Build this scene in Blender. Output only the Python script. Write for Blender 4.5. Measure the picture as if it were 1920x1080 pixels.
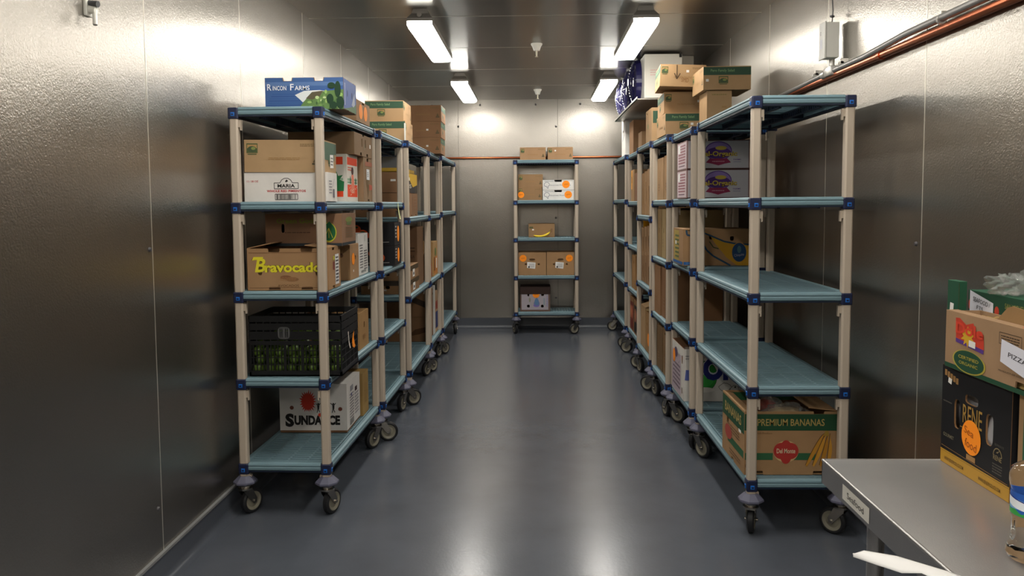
import bpy, bmesh, math, random
from mathutils import Vector, Matrix
from mathutils.geometry import tessellate_polygon
random.seed(7)
S = bpy.context.scene
for o in list(bpy.data.objects): bpy.data.objects.remove(o)

# ------------------------------------------------------------------ camera
FPX = 1500.0; PITCH = math.atan(.0675); YAW = math.atan(43/1500.); ROLL = .0070
cd = bpy.data.cameras.new('camera'); cam = bpy.data.objects.new('camera', cd); S.collection.objects.link(cam)
Fv = Vector((-math.sin(YAW)*math.cos(PITCH), math.cos(YAW)*math.cos(PITCH), -math.sin(PITCH)))
R0 = Vector((math.cos(YAW), math.sin(YAW), 0)); U0 = R0.cross(Fv)
Rv = R0*math.cos(ROLL)-U0*math.sin(ROLL); Uv = U0*math.cos(ROLL)+R0*math.sin(ROLL)
m3 = Matrix((Rv, Uv, -Fv)).transposed()
cam.matrix_world = Matrix.Translation((0, 0, 1.53)) @ m3.to_4x4()
cd.sensor_width = 36; cd.lens = FPX/1920*36; cd.shift_y = -56/1920; cd.clip_start = .05
S.camera = cam

# ------------------------------------------------------------------ world, exposure
w = bpy.data.worlds.new('world'); S.world = w; w.use_nodes = True
w.node_tree.nodes['Background'].inputs[0].default_value = (.02, .02, .022, 1)
w.node_tree.nodes['Background'].inputs[1].default_value = 1.0
S.view_settings.view_transform = 'Standard'; S.view_settings.look = 'None'
S.view_settings.gamma = 1; S.view_settings.use_curve_mapping = False
S.view_settings.exposure = -0.15
LAMP = 37.0          # strength of the tube lamps behind the diffusers

# ------------------------------------------------------------------ helpers
COL = S.collection
MC = {}
def srgb(c):
    if isinstance(c, str):
        c = tuple(int(c[i:i+2], 16)/255 for i in (0, 2, 4))
    return tuple(((x+.055)/1.055)**2.4 if x > .04045 else x/12.92 for x in c)
def mat(name, col, rough=.5, metal=0., spec=.5, bump=0., bscale=200., var=0., vscale=6., coat=0., emit=None, estr=0., trans=0., stretch=None, ior=1.45, alpha=1.):
    if name in MC: return MC[name]
    m = bpy.data.materials.new(name); m.use_nodes = True; nt = m.node_tree; b = nt.nodes['Principled BSDF']
    c = srgb(col); b.inputs['Base Color'].default_value = (*c, 1)
    b.inputs['Roughness'].default_value = rough; b.inputs['Metallic'].default_value = metal
    b.inputs['Specular IOR Level'].default_value = spec; b.inputs['Coat Weight'].default_value = coat
    b.inputs['Coat Roughness'].default_value = .12; b.inputs['Transmission Weight'].default_value = trans
    b.inputs['IOR'].default_value = ior; b.inputs['Alpha'].default_value = alpha
    if emit: b.inputs['Emission Color'].default_value = (*srgb(emit), 1); b.inputs['Emission Strength'].default_value = estr
    tc = nt.nodes.new('ShaderNodeTexCoord'); mp = nt.nodes.new('ShaderNodeMapping'); nt.links.new(tc.outputs['Object'], mp.inputs[0])
    if stretch: mp.inputs['Scale'].default_value = stretch
    if var:
        n = nt.nodes.new('ShaderNodeTexNoise'); n.inputs['Scale'].default_value = vscale; n.inputs['Detail'].default_value = 5
        nt.links.new(mp.outputs[0], n.inputs[0])
        r = nt.nodes.new('ShaderNodeMapRange'); r.inputs[1].default_value = .25; r.inputs[2].default_value = .75
        r.inputs[3].default_value = 1-var; r.inputs[4].default_value = 1+var
        nt.links.new(n.outputs[0], r.inputs[0])
        mx = nt.nodes.new('ShaderNodeMix'); mx.data_type = 'RGBA'; mx.blend_type = 'MULTIPLY'; mx.inputs[0].default_value = 1
        mx.inputs[6].default_value = (*c, 1); nt.links.new(r.outputs[0], mx.inputs[7]); nt.links.new(mx.outputs[2], b.inputs['Base Color'])
    if bump:
        n = nt.nodes.new('ShaderNodeTexNoise'); n.inputs['Scale'].default_value = bscale; n.inputs['Detail'].default_value = 3
        nt.links.new(mp.outputs[0], n.inputs[0]); bp = nt.nodes.new('ShaderNodeBump'); bp.inputs['Strength'].default_value = bump
        bp.inputs['Distance'].default_value = .002; nt.links.new(n.outputs[0], bp.inputs['Height']); nt.links.new(bp.outputs[0], b.inputs['Normal'])
    MC[name] = m; return m
def ink(col):
    key = col if isinstance(col, str) else '%02x%02x%02x' % tuple(int(x*255) for x in col)
    return mat('ink_'+key, col, .55, spec=.3)
def kraft(col='b08457'):
    r, g, b = (int(col[i:i+2], 16) for i in (0, 2, 4)); l = (r*.35+g*.5+b*.15)
    k = .24 if r-b > 22 else 0.
    col = '%02x%02x%02x' % tuple(int(min(255, max(0, (x*(1-k)+l*k)*.985))) for x in (r, g, b))
    return mat('cardboard_'+col, col, .78, spec=.25, var=.10, vscale=7, bump=.15, bscale=90)

def link(name, me, mats=None, parent=None, **props):
    o = bpy.data.objects.new(name, me); COL.objects.link(o)
    if mats and not me.materials:
        for m in (mats if isinstance(mats, (list, tuple)) else [mats]): me.materials.append(m)
    if parent: o.parent = parent
    for k, v in props.items(): o[k] = v
    return o
def fin(name, bm, mats, parent=None, smooth=False, **props):
    me = bpy.data.meshes.new(name)
    bmesh.ops.recalc_face_normals(bm, faces=bm.faces)
    if smooth:
        for f in bm.faces: f.smooth = True
    bm.to_mesh(me); bm.free()
    o = link(name, me, mats, parent, **props)
    if smooth:
        try: me.set_sharp_from_angle(angle=math.radians(40))
        except Exception: pass
    return o
def thing(name, label, cat, loc=(0, 0, 0), rz=0, group=None, rx=0, ry=0):
    o = bpy.data.objects.new(name, None); COL.objects.link(o); o.location = loc; o.rotation_euler = (rx, ry, rz)
    o.empty_display_size = .05; o['label'] = label; o['category'] = cat
    if group: o['group'] = group
    return o
def box(bm, x0, x1, y0, y1, z0, z1, mi=0, bev=0.):
    vs = [bm.verts.new(p) for p in ((x0,y0,z0),(x1,y0,z0),(x1,y1,z0),(x0,y1,z0),(x0,y0,z1),(x1,y0,z1),(x1,y1,z1),(x0,y1,z1))]
    fs = [bm.faces.new([vs[i] for i in q]) for q in ((3,2,1,0),(4,5,6,7),(0,1,5,4),(1,2,6,5),(2,3,7,6),(3,0,4,7))]
    for f in fs: f.material_index = mi
    if bev:
        es = list({e for f in fs for e in f.edges})
        r = bmesh.ops.bevel(bm, geom=es, offset=bev, segments=2, affect='EDGES', profile=.5)
        for f in r['faces']: f.material_index = mi
def loft(bm, rings, mi=0, cap=True, closed=True):
    R = [[bm.verts.new(p) for p in r] for r in rings]; n = len(R[0])
    for a, b in zip(R, R[1:]):
        for i in range(n if closed else n-1):
            j = (i+1) % n; f = bm.faces.new((a[i], a[j], b[j], b[i])); f.material_index = mi
    if cap:
        f = bm.faces.new(R[0][::-1]); f.material_index = mi; f = bm.faces.new(R[-1]); f.material_index = mi
def circ(cx, cy, z, r, n=16, ph=0, axis='z'):
    out = []
    for i in range(n):
        a = ph+2*math.pi*i/n; p = (cx+r*math.cos(a), cy+r*math.sin(a))
        out.append({'z': (p[0], p[1], z), 'x': (z, p[0], p[1]), 'y': (p[0], z, p[1])}[axis])
    return out
def tube(bm, pts, r, n=10, mi=0):
    rings = []
    pts = [Vector(p) for p in pts]
    for i, p in enumerate(pts):
        d = (pts[min(i+1, len(pts)-1)]-pts[max(i-1, 0)]).normalized()
        a = d.cross(Vector((0, 0, 1)));
        if a.length < .1: a = d.cross(Vector((1, 0, 0)))
        a.normalize(); b = d.cross(a).normalized()
        rings.append([p+(a*math.cos(2*math.pi*k/n)+b*math.sin(2*math.pi*k/n))*r for k in range(n)])
    loft(bm, rings, mi)
def plate(bm, M, outline, holes=(), t=.004, mi=0, mi_edge=None):
    """flat board: outline + holes in (u,v), front face on the plane of matrix M, thickness going inward"""
    loops = [outline]+list(holes); flat = [p for l in loops for p in l]
    tris = tessellate_polygon([[Vector((p[0], p[1], 0)) for p in l] for l in loops])
    fr = [bm.verts.new(M @ Vector((p[0], p[1], 0))) for p in flat]; bk = [bm.verts.new(M @ Vector((p[0], p[1], -t))) for p in flat]
    for a, b, c in tris:
        try:
            f = bm.faces.new((fr[a], fr[b], fr[c])); f.material_index = mi
            f = bm.faces.new((bk[c], bk[b], bk[a])); f.material_index = mi if mi_edge is None else mi_edge
        except ValueError: pass
    s = 0
    for l in loops:
        n = len(l)
        for i in range(n):
            j = (i+1) % n
            try: f = bm.faces.new((fr[s+i], fr[s+j], bk[s+j], bk[s+i])); f.material_index = mi if mi_edge is None else mi_edge
            except ValueError: pass
        s += n
def slot(cu, cv, rx, ry, n=20):
    """rounded slot / oval hole"""
    e = .55
    return [(cu+rx*math.copysign(abs(math.cos(a))**e, math.cos(a)), cv+ry*math.copysign(abs(math.sin(a))**e, math.sin(a))) for a in [2*math.pi*(i+.5)/n for i in range(n)]]
TXT = {}
def text_geo(s, bold=0.):
    k = (s, bold)
    if k not in TXT:
        cu = bpy.data.curves.new('t', 'FONT'); cu.body = s; cu.offset = bold; cu.resolution_u = 3; cu.fill_mode = 'FRONT'
        o = bpy.data.objects.new('t', cu); COL.objects.link(o); bpy.context.view_layer.update()
        me = bpy.data.meshes.new_from_object(o.evaluated_get(bpy.context.evaluated_depsgraph_get()))
        vs = [(v.co.x, v.co.y) for v in me.vertices]; fs = [tuple(p.vertices) for p in me.polygons]
        bpy.data.objects.remove(o); bpy.data.curves.remove(cu); bpy.data.meshes.remove(me)
        x0 = min(v[0] for v in vs); x1 = max(v[0] for v in vs); y0 = min(v[1] for v in vs); y1 = max(v[1] for v in vs)
        TXT[k] = ([((x-x0)/(x1-x0)-.5, (y-y0)/(y1-y0)-.5) for x, y in vs], fs)
    return TXT[k]

class Face:
    """printed matter on one flat face.  M: matrix (u right, v up, n out), W x H size in metres; coordinates are fractions"""
    def __init__(s, M, W, H): s.M = M; s.W = W; s.H = H; s.n = 0
    def P(s, u, v, k): return s.M @ Vector((u*s.W, v*s.H, .0006+.0003*k+7e-6*s.n))
class Print:
    def __init__(s): s.parts = {}
    def get(s, name):
        if name not in s.parts: s.parts[name] = (bmesh.new(), [])
        return s.parts[name]
    def mi(s, mats, col):
        m = ink(col)
        if m not in mats: mats.append(m)
        return mats.index(m)
    def poly(s, part, F, pts, col, k=0):
        bm, mats = s.get(part); i = s.mi(mats, col); F.n += 1
        P3 = [Vector((p[0], p[1], 0)) for p in pts]; vs = [bm.verts.new(F.P(p[0], p[1], k)) for p in pts]
        for a, b, c in tessellate_polygon([P3]):
            try: f = bm.faces.new((vs[a], vs[b], vs[c])); f.material_index = i
            except ValueError: pass
    def rect(s, part, F, u, v, w, h, col, k=0, rot=0):
        c, q = math.cos(rot), math.sin(rot); pts = []
        for a, b in ((-.5,-.5),(.5,-.5),(.5,.5),(-.5,.5)):
            x = a*w*F.W; y = b*h*F.H; pts.append((u+(x*c-y*q)/F.W, v+(x*q+y*c)/F.H))
        s.poly(part, F, pts, col, k)
    def sheet(s, part, F, u, v, w, h, col, holes, k=0):
        # printed area that leaves the die-cut holes open
        bm, mats = s.get(part); i = s.mi(mats, col); F.n += 1
        loops = [[(u-w/2, v-h/2), (u+w/2, v-h/2), (u+w/2, v+h/2), (u-w/2, v+h/2)]]+[[(a/F.W, b/F.H) for a, b in slot(x*F.W, y*F.H, rx+.0005, ry+.0005)] for x, y, rx, ry in holes]
        flat = [p for l in loops for p in l]; vs = [bm.verts.new(F.P(p[0], p[1], k)) for p in flat]
        for a, b, c in tessellate_polygon([[Vector((p[0], p[1], 0)) for p in l] for l in loops]):
            try: f = bm.faces.new((vs[a], vs[b], vs[c])); f.material_index = i
            except ValueError: pass
    def ell(s, part, F, u, v, rx, ry, col, k=0, n=28, rot=0):
        pts = []
        for i in range(n):
            a = 2*math.pi*i/n; x = rx*F.W*math.cos(a); y = ry*F.H*math.sin(a); c, q = math.cos(rot), math.sin(rot)
            pts.append((u+(x*c-y*q)/F.W, v+(x*q+y*c)/F.H))
        s.poly(part, F, pts, col, k)
    def circ(s, part, F, u, v, r, col, k=0, n=28): s.ell(part, F, u, v, r/F.W, r/F.H, col, k, n)
    def text(s, part, F, t, u, v, w, h, col, k=1, bold=0.01, rot=0, skew=0):
        bm, mats = s.get(part); i = s.mi(mats, col); vs, fs = text_geo(t, bold); c, q = math.cos(rot), math.sin(rot)
        V = []
        for x, y in vs:
            a = (x*w+skew*y*h)*F.W; b = y*h*F.H; V.append(bm.verts.new(F.P(u+(a*c-b*q)/F.W, v+(a*q+b*c)/F.H, k)))
        for f in fs:
            try: g = bm.faces.new([V[j] for j in f]); g.material_index = i
            except ValueError: pass
    def line(s, part, F, pts, wd, col, k=1):
        for (a, b), (c, d) in zip(pts, pts[1:]):
            dx = (c-a)*F.W; dy = (d-b)*F.H; L = math.hypot(dx, dy) or 1; nx = -dy/L*wd/2/F.W; ny = dx/L*wd/2/F.H
            s.poly(part, F, [(a-nx, b-ny), (c-nx, d-ny), (c+nx, d+ny), (a+nx, b+ny)], col, k)
    def outline(s, part, F, pts, wd, col, k=1): s.line(part, F, pts+[pts[0]], wd, col, k)
    def barcode(s, part, F, u, v, w, h, col='2a2622', k=1, bg=None, seed=1, n=16):
        if bg: s.rect(part, F, u, v, w*1.12, h*1.15, bg, k-1)
        r = random.Random(seed); x = u-w/2
        for i in range(n):
            a = w/n*r.uniform(.25, .75); s.rect(part, F, x+a/2, v, a, h, col, k); x += w/n
    def lines(s, part, F, u, v, w, h, n, col, k=1, seed=1):
        """small illegible print: rows of short dashes"""
        r = random.Random(seed)
        for i in range(n):
            y = v+h/2-h*(i+.5)/n; x = u-w/2
            while x < u+w/2-.01:
                l = min(r.uniform(.06, .22)*w, u+w/2-x); s.rect(part, F, x+l/2, y, l*.85, h/n*.45, col, k); x += l
    def build(s, root, labels=None):
        for n, (bm, mats) in s.parts.items():
            me = bpy.data.meshes.new(n); bm.to_mesh(me); bm.free()
            o = link(n, me, mats, root)
            if labels and n in labels: o['label'] = labels[n]

def carton(label, X0, X1, Y0, Y1, z0, h, col='b08457', top='closed', holes=(), notch=(), yaw=0, tilt=(0, 0), art=None, name='cardboard_box', cat='box', group=None, inner=None, t=.004, plabels=None, flapcol=None):
    W = X1-X0; D = Y1-Y0
    root = thing(name, label, cat, ((X0+X1)/2, (Y0+Y1)/2, z0), yaw, group, tilt[0], tilt[1])
    m = kraft(col); mi = kraft(inner) if inner else m
    F = {'F': Face(Matrix(((1,0,0,-W/2),(0,0,-1,-D/2),(0,1,0,0),(0,0,0,1))), W, h),
         'B': Face(Matrix(((-1,0,0,W/2),(0,0,1,D/2),(0,1,0,0),(0,0,0,1))), W, h),
         'R': Face(Matrix(((0,0,1,W/2),(1,0,0,-D/2),(0,1,0,0),(0,0,0,1))), D, h),
         'L': Face(Matrix(((0,0,-1,-W/2),(-1,0,0,D/2),(0,1,0,0),(0,0,0,1))), D, h),
         'T': Face(Matrix(((1,0,0,-W/2),(0,1,0,-D/2),(0,0,1,h),(0,0,0,1))), W, D)}
    bm = bmesh.new()
    for k in 'FBRL':
        f = F[k]; hh = h-(.004 if top == 'closed' else 0)
        out = [(0, 0)]
        for (fc, u, wd, dp, side) in sorted([n for n in notch if n[0] == k and n[4] == 'b'], key=lambda n: n[1]):
            a, b = u*f.W-wd/2, u*f.W+wd/2; out += [(a, 0), (a+dp*.2, dp), (b-dp*.2, dp), (b, 0)]
        out += [(f.W, 0), (f.W, hh)]
        for (fc, u, wd, dp, side) in sorted([n for n in notch if n[0] == k and n[4] == 't'], key=lambda n: -n[1]):
            a, b = u*f.W-wd/2, u*f.W+wd/2; out += [(b, hh), (b-dp*.2, hh-dp), (a+dp*.2, hh-dp), (a, hh)]
        out += [(0, hh)]
        hs = [slot(u*f.W, v*f.H, rx, ry) for (fc, u, v, rx, ry) in holes if fc == k]
        MM = f.M if k in 'FB' else f.M
        if k in 'RL':    # side walls sit between the front and back boards
            out = [(min(max(x, t), f.W-t), y) for x, y in out]
        plate(bm, MM, out, hs, t, 0, 1)
    box(bm, -W/2+t, W/2-t, -D/2+t, D/2-t, .001, .005, 1)
    fin('body', bm, [m, mi], root)
    fm = kraft(flapcol) if flapcol else m
    if top == 'closed':
        bm = bmesh.new()
        box(bm, -W/2, W/2, -D/2, -.001, h-.004, h); box(bm, -W/2, W/2, .001, D/2, h-.004, h)
        fin('flap', bm, fm, root)
    elif top == 'lid':
        bm = bmesh.new(); a = .004
        for (x0, x1, y0, y1) in ((-W/2-a, W/2+a, -D/2-a, -D/2-.0005), (-W/2-a, W/2+a, D/2+.0005, D/2+a), (-W/2-a, -W/2-.0005, -D/2-a, D/2+a), (W/2+.0005, W/2+a, -D/2-a, D/2+a)):
            box(bm, x0, x1, y0, y1, h*.72, h)
        box(bm, -W/2-a, W/2+a, -D/2-a, D/2+a, h, h+.004); fin('lid', bm, fm, root)
    elif top in ('flap', 'flaps'):
        for (sx, ang) in ((-1, random.uniform(.12, .4)), (1, random.uniform(.08, .3))) if top == 'flaps' else ((1, .12),):
            bm = bmesh.new(); L = W*.30
            box(bm, 0, L, -D/2+.006, D/2-.006, -.002, .002)
            bmesh.ops.transform(bm, matrix=Matrix.Translation((sx*W/2, 0, h+.001)) @ Matrix.Rotation(sx*ang if sx < 0 else ang, 4, 'Y').to_4x4() @ (Matrix.Rotation(math.pi, 4, 'Z') if sx > 0 else Matrix()), verts=bm.verts)
            fin('flap', bm, fm, root)
    if art:
        p = Print(); art(p, F); p.build(root, plabels)
    return root

# ------------------------------------------------------------------ materials
M_wall = mat('stucco_aluminium_wall', (.67, .65, .62), .22, 1., bump=.45, bscale=150., var=.04, vscale=2)
def two_lobe(m, rough2, fac, aniso=0, tan=(1, 1, 0)):
    # embossed metal: a sharp and a broad reflection from the facets of the stucco pattern
    nt = m.node_tree; b = nt.nodes['Principled BSDF']; out = nt.nodes['Material Output']
    g = nt.nodes.new('ShaderNodeBsdfPrincipled'); g.inputs['Metallic'].default_value = 1; g.inputs['Roughness'].default_value = rough2
    for k in ('Base Color', 'Normal'):
        if b.inputs[k].is_linked: nt.links.new(b.inputs[k].links[0].from_socket, g.inputs[k])
        elif k == 'Base Color': g.inputs[k].default_value = b.inputs[k].default_value
    if aniso:
        tv = nt.nodes.new('ShaderNodeCombineXYZ')
        for i in range(3): tv.inputs[i].default_value = tan[i]
        for q, a in ((b, aniso), (g, aniso*.6)):
            q.inputs['Anisotropic'].default_value = a; nt.links.new(tv.outputs[0], q.inputs['Tangent'])
    x = nt.nodes.new('ShaderNodeMixShader'); x.inputs[0].default_value = fac
    nt.links.new(b.outputs[0], x.inputs[1]); nt.links.new(g.outputs[0], x.inputs[2]); nt.links.new(x.outputs[0], out.inputs[0])
two_lobe(M_wall, .42, .36, .85)
M_ceil = mat('brushed_aluminium_ceiling', (.61, .60, .58), .20, 1., bump=.05, bscale=400., stretch=(1, 1, 1), var=.05, vscale=1.5)
two_lobe(M_ceil, .38, .35, .8, (0, 1, 0))
M_seam = mat('seam_metal', (.88, .86, .82), .35, .8)
M_floor = mat('blue_grey_epoxy_floor', (.315, .33, .36), .22, 0, .6, bump=.16, bscale=70., var=.12, vscale=3.5)
M_cove = mat('epoxy_cove', (.29, .305, .335), .35, 0, .5, bump=.15, bscale=60.)
M_post = mat('cream_post', (.71, .655, .59), .42, spec=.5, bump=.05)
M_navy = mat('navy_plastic', (.09, .12, .24), .42)
M_tab = mat('blue_tab', (.10, .40, .74), .35)
M_deck = mat('pale_blue_polymer', (.44, .545, .58), .45, bump=.08, bscale=400, var=.04)
M_mat = mat('pale_blue_grid', (.42, .52, .555), .5, var=.04)
M_beam = mat('dark_blue_beam', (.07, .12, .20), .45)
M_bump = mat('violet_grey_bumper', (.34, .34, .41), .5)
M_steel = mat('caster_steel', (.62, .60, .57), .25, 1.)
M_tyre = mat('black_rubber', (.10, .10, .11), .55)
M_hub = mat('grey_hub', (.50, .48, .42), .45)
M_copper = mat('copper', (.80, .45, .30), .28, 1., var=.12, vscale=9)
M_cond = mat('grey_conduit', (.52, .51, .50), .38, .6)
M_white = mat('white_enamel', (.93, .92, .88), .35)
M_table = mat('brushed_steel_table', (.73, .72, .71), .24, 1., bump=.18, bscale=350., stretch=(1, 1, 1), var=.05)
two_lobe(M_table, .6, .38)

# ------------------------------------------------------------------ the room
XL, XR, YB, YF, ZC = -1.53, 1.525, 9.85, -2.6, 2.80
def wallbox(name, x0, x1, y0, y1, z0, z1, m):
    bm = bmesh.new(); cx, cy, cz = (x0+x1)/2, (y0+y1)/2, z0
    box(bm, x0-cx, x1-cx, y0-cy, y1-cy, 0, z1-z0)
    o = fin(name, bm, m, kind='structure'); o.location = (cx, cy, cz); return o
floor = wallbox('floor', XL-.06, XR+.06, YF-.06, YB+.06, -.06, 0, M_floor)
ceil = wallbox('ceiling', XL-.06, XR+.06, YF-.06, YB+.06, ZC, ZC+.06, M_ceil)
wl = wallbox('wall_left', XL-.06, XL, YF, YB, 0, ZC, M_wall)
wr = wallbox('wall_right', XR, XR+.06, YF, YB, 0, ZC, M_wall)
wb = wallbox('wall_back', XL, XR, YB, YB+.06, 0, ZC, M_wall)
wf = wallbox('wall_front', XL, XR, YF-.06, YF, 0, ZC, M_wall)
def seam(parent, x0, x1, y0, y1, z0, z1):
    bm = bmesh.new(); L = parent.location; box(bm, x0-L.x, x1-L.x, y0-L.y, y1-L.y, z0-L.z, z1-L.z)
    fin('panel_seam', bm, M_seam, parent)
for y in (-.04, 1.03, 2.09, 3.155, 4.19, 5.34, 6.39, 7.45, 8.50):
    seam(wl, XL, XL+.001, y-.002, y+.002, .09, ZC)
for y in (-.0, 1.06, 2.14, 3.20, 4.26, 5.30, 6.35, 7.40, 8.45):
    seam(wr, XR-.001, XR, y-.002, y+.002, .09, ZC)
for y in (-1.0, .1, 1.2, 2.3, 3.4, 4.45, 5.50, 6.59, 7.64, 8.69):
    seam(ceil, XL, XR, y-.0015, y+.0015, ZC-.001, ZC)
for x in (-.928, .285):
    bm = bmesh.new(); L = wb.location; box(bm, x-.002-L.x, x+.002-L.x, YB-.001-L.y, YB-L.y, .1, ZC)
    fin('panel_seam', bm, mat('dark_seam', (.18, .17, .16), .5), wb)
def bolts(parent, pts, axis):
    for p in pts:
        bm = bmesh.new(); L = parent.location
        q = Vector(p)-L
        if axis == 'y': loft(bm, [circ(q.x, q.z, q.y-.008, .010, 10, axis='y'), circ(q.x, q.z, q.y, .013, 10, axis='y')])
        else: loft(bm, [circ(q.y, q.z, q.x, .010, 10, axis='x'), circ(q.y, q.z, q.x-.008 if p[0] > 0 else q.x+.008, .007, 10, axis='x')])
        fin('cam_lock_plug', bm, mat('plug', (.30, .29, .30), .5), parent)
bolts(wb, [(-.93, YB, 2.48), (.265, YB, 2.47), (-1.25, YB, 2.74), (-.66, YB, 2.74), (.02, YB, 2.74), (.56, YB, 2.74), (.26, YB, 1.36), (.26, YB, .37)], 'y')
bolts(wl, [(XL, 3.12, .31), (XL, 3.13, 1.36)], 'x'); bolts(wr, [(XR, 3.23, .4), (XR, 3.24, 1.36)], 'x')
def cove(name, pts_dir, p0, p1):
    """quarter-round epoxy cove between floor and wall.  p0->p1 along the wall, inward normal pts_dir"""
    bm = bmesh.new(); prof = [(0, 0), (0, .118), (.008, .124)]
    for i in range(9):
        a = math.pi/2*i/8; prof.append((.012+.036*(1-math.cos(a)), .040-.038*math.sin(a)))
    prof.append((.052, 0))
    n = Vector(pts_dir); rings = []
    for p in (Vector(p0), Vector(p1)): rings.append([p+n*a+Vector((0, 0, b)) for a, b in prof])
    loft(bm, rings); o = fin(name, bm, M_cove, smooth=True, kind='structure'); return o
cove('baseboard_left', (1, 0, 0), (XL, YF, 0), (XL, YB, 0)); cove('baseboard_right', (-1, 0, 0), (XR, YF, 0), (XR, YB, 0))
cove('baseboard_back', (0, -1, 0), (XL, YB, 0), (XR, YB, 0))
bm = bmesh.new(); box(bm, XL, XL+.014, YF, YB-.01, .114, .125)
fin('trim_1', bm, mat('caulk', (.5, .5, .5), .6), kind='structure')

# ------------------------------------------------------------------ ceiling lamps
M_diff = mat('lit_diffuser', (1, 1, 1), .5, emit=(1.0, .985, .95), estr=LAMP)
M_hous = mat('lamp_housing', (.62, .60, .57), .4, .3)
lamp_me = None
def lamp(x, y, label):
    global lamp_me
    r = thing('ceiling_lamp', label, 'ceiling light', (x, y, ZC), group='tube lamps along the ceiling')
    if lamp_me is None:
        bm = bmesh.new(); L = .62
        def ring(hw, hl, z): return [(-hw, -hl, z), (hw, -hl, z), (hw, hl, z), (-hw, hl, z)]
        loft(bm, [ring(.045, L-.03, 0), ring(.055, L-.03, -.03), ring(.083, L, -.065), ring(.083, L, -.084)])
        for q in (-1, 1): box(bm, q*.083-.0015, q*.083+.0015, -L, L, -.110, -.07)
        a = fin('housing', bm, M_hous, r)
        bm = bmesh.new()
        loft(bm, [ring(.080, L-.003, -.0845), ring(.080, L-.003, -.112), ring(.072, L-.02, -.130), ring(.055, L-.045, -.14)])
        b = fin('diffuser', bm, M_diff, r)
        for q in (-1, 1):
            bm = bmesh.new(); loft(bm, [circ(0, -.045, q*(L-.02), .016, 12, axis='y'), circ(0, -.045, q*(L+.006), .016, 12, axis='y')])
            c = fin('knockout', bm, M_hous, r)
        lamp_me = (a.data, b.data)
    else:
        for n, me in zip(('housing', 'diffuser'), lamp_me): link(n, me, None, r)
lamp(-.738, 5.86, 'long tube lamp on the ceiling, left one of the nearer pair'); lamp(.722, 5.86, 'long tube lamp on the ceiling, right one of the nearer pair')
lamp(-.72, 8.42, 'tube lamp near the back wall on the left of the ceiling'); lamp(.72, 8.42, 'tube lamp near the back wall on the right, beside the blue fans')
for y, s in ((3.18, 'just ahead of the camera, above the frame'), (.56, 'overhead of the camera, above the frame'), (-1.7, 'behind the camera by the entrance')):
    lamp(-.725, y, 'tube lamp on the left of the ceiling '+s); lamp(.735, y, 'tube lamp on the right of the ceiling '+s)

# sprinkler heads
def sprinkler(x, y, label):
    r = thing('sprinkler_head', label, 'sprinkler', (x, y, ZC), group='fire sprinklers on the ceiling')
    bm = bmesh.new(); loft(bm, [circ(0, 0, 0, .046, 20), circ(0, 0, -.012, .044, 20), circ(0, 0, -.02, .036, 20), circ(0, 0, -.055, .024, 20)]); fin('cup', bm, M_white, r, True)
    bm = bmesh.new(); loft(bm, [circ(0, 0, -.05, .009, 10), circ(0, 0, -.10, .006, 10)]); loft(bm, [circ(0, 0, -.10, .014, 14), circ(0, 0, -.104, .014, 14)])
    fin('nozzle', bm, mat('nozzle', (.78, .75, .68), .35, .5), r, True)
sprinkler(.022, 6.46, 'white sprinkler head hanging from ceiling between the nearer lamps'); sprinkler(.04, 9.0, 'white sprinkler head hanging from ceiling near the back wall')

# ------------------------------------------------------------------ shelving units
UM = {}
def mesh_of(key, fn, mats, smooth=False):
    if key not in UM:
        bm = bmesh.new(); fn(bm); me = bpy.data.meshes.new(str(key[0])); bmesh.ops.recalc_face_normals(bm, faces=bm.faces)
        if smooth:
            for f in bm.faces: f.smooth = True
        bm.to_mesh(me); bm.free()
        if smooth: me.set_sharp_from_angle(angle=math.radians(40))
        for m in mats: me.materials.append(m)
        UM[key] = me
    return UM[key]
def octo(r, c, z):   # square section of half-width r with chamfer c
    return [(r, -r+c, z), (r, r-c, z), (r-c, r, z), (-r+c, r, z), (-r, r-c, z), (-r, -r+c, z), (-r+c, -r, z), (r-c, -r, z)]
def post_fn(levels, sx, sy):
    def f(bm):
        loft(bm, [octo(.0205, .007, .198), octo(.0205, .007, levels[-1]+.018)])
        for z in levels:   # retaining wedge under each shelf, on the inner sides
            box(bm, -sx*.0205 if sx < 0 else -.0275, (.0275 if sx < 0 else -.0205), -.012, .012, z-.068, z-.034)
            x0 = .0275 if sx < 0 else -.034
            box(bm, x0, x0+.0065, -.008, .008, z-.082, z-.034)
    return f
def bracket_fn(bm):
    loft(bm, [octo(.0235, .006, -.028), octo(.0250, .006, -.024), octo(.0250, .006, .020), octo(.0230, .006, .025)])
    for a in range(4):
        M = Matrix.Rotation(a*math.pi/2, 4, 'Z'); n0 = len(bm.verts); bm.verts.ensure_lookup_table()
        bb = bmesh.new(); box(bb, -.009, .009, -.0285, -.0245, -.016, .002, 1, .0015); box(bb, -.005, .005, -.0292, -.028, -.011, -.004, 0)
        bmesh.ops.transform(bb, matrix=M, verts=bb.verts); me = bpy.data.meshes.new('tmp'); bb.to_mesh(me); bb.free(); bm.from_mesh(me); bpy.data.meshes.remove(me)
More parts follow.
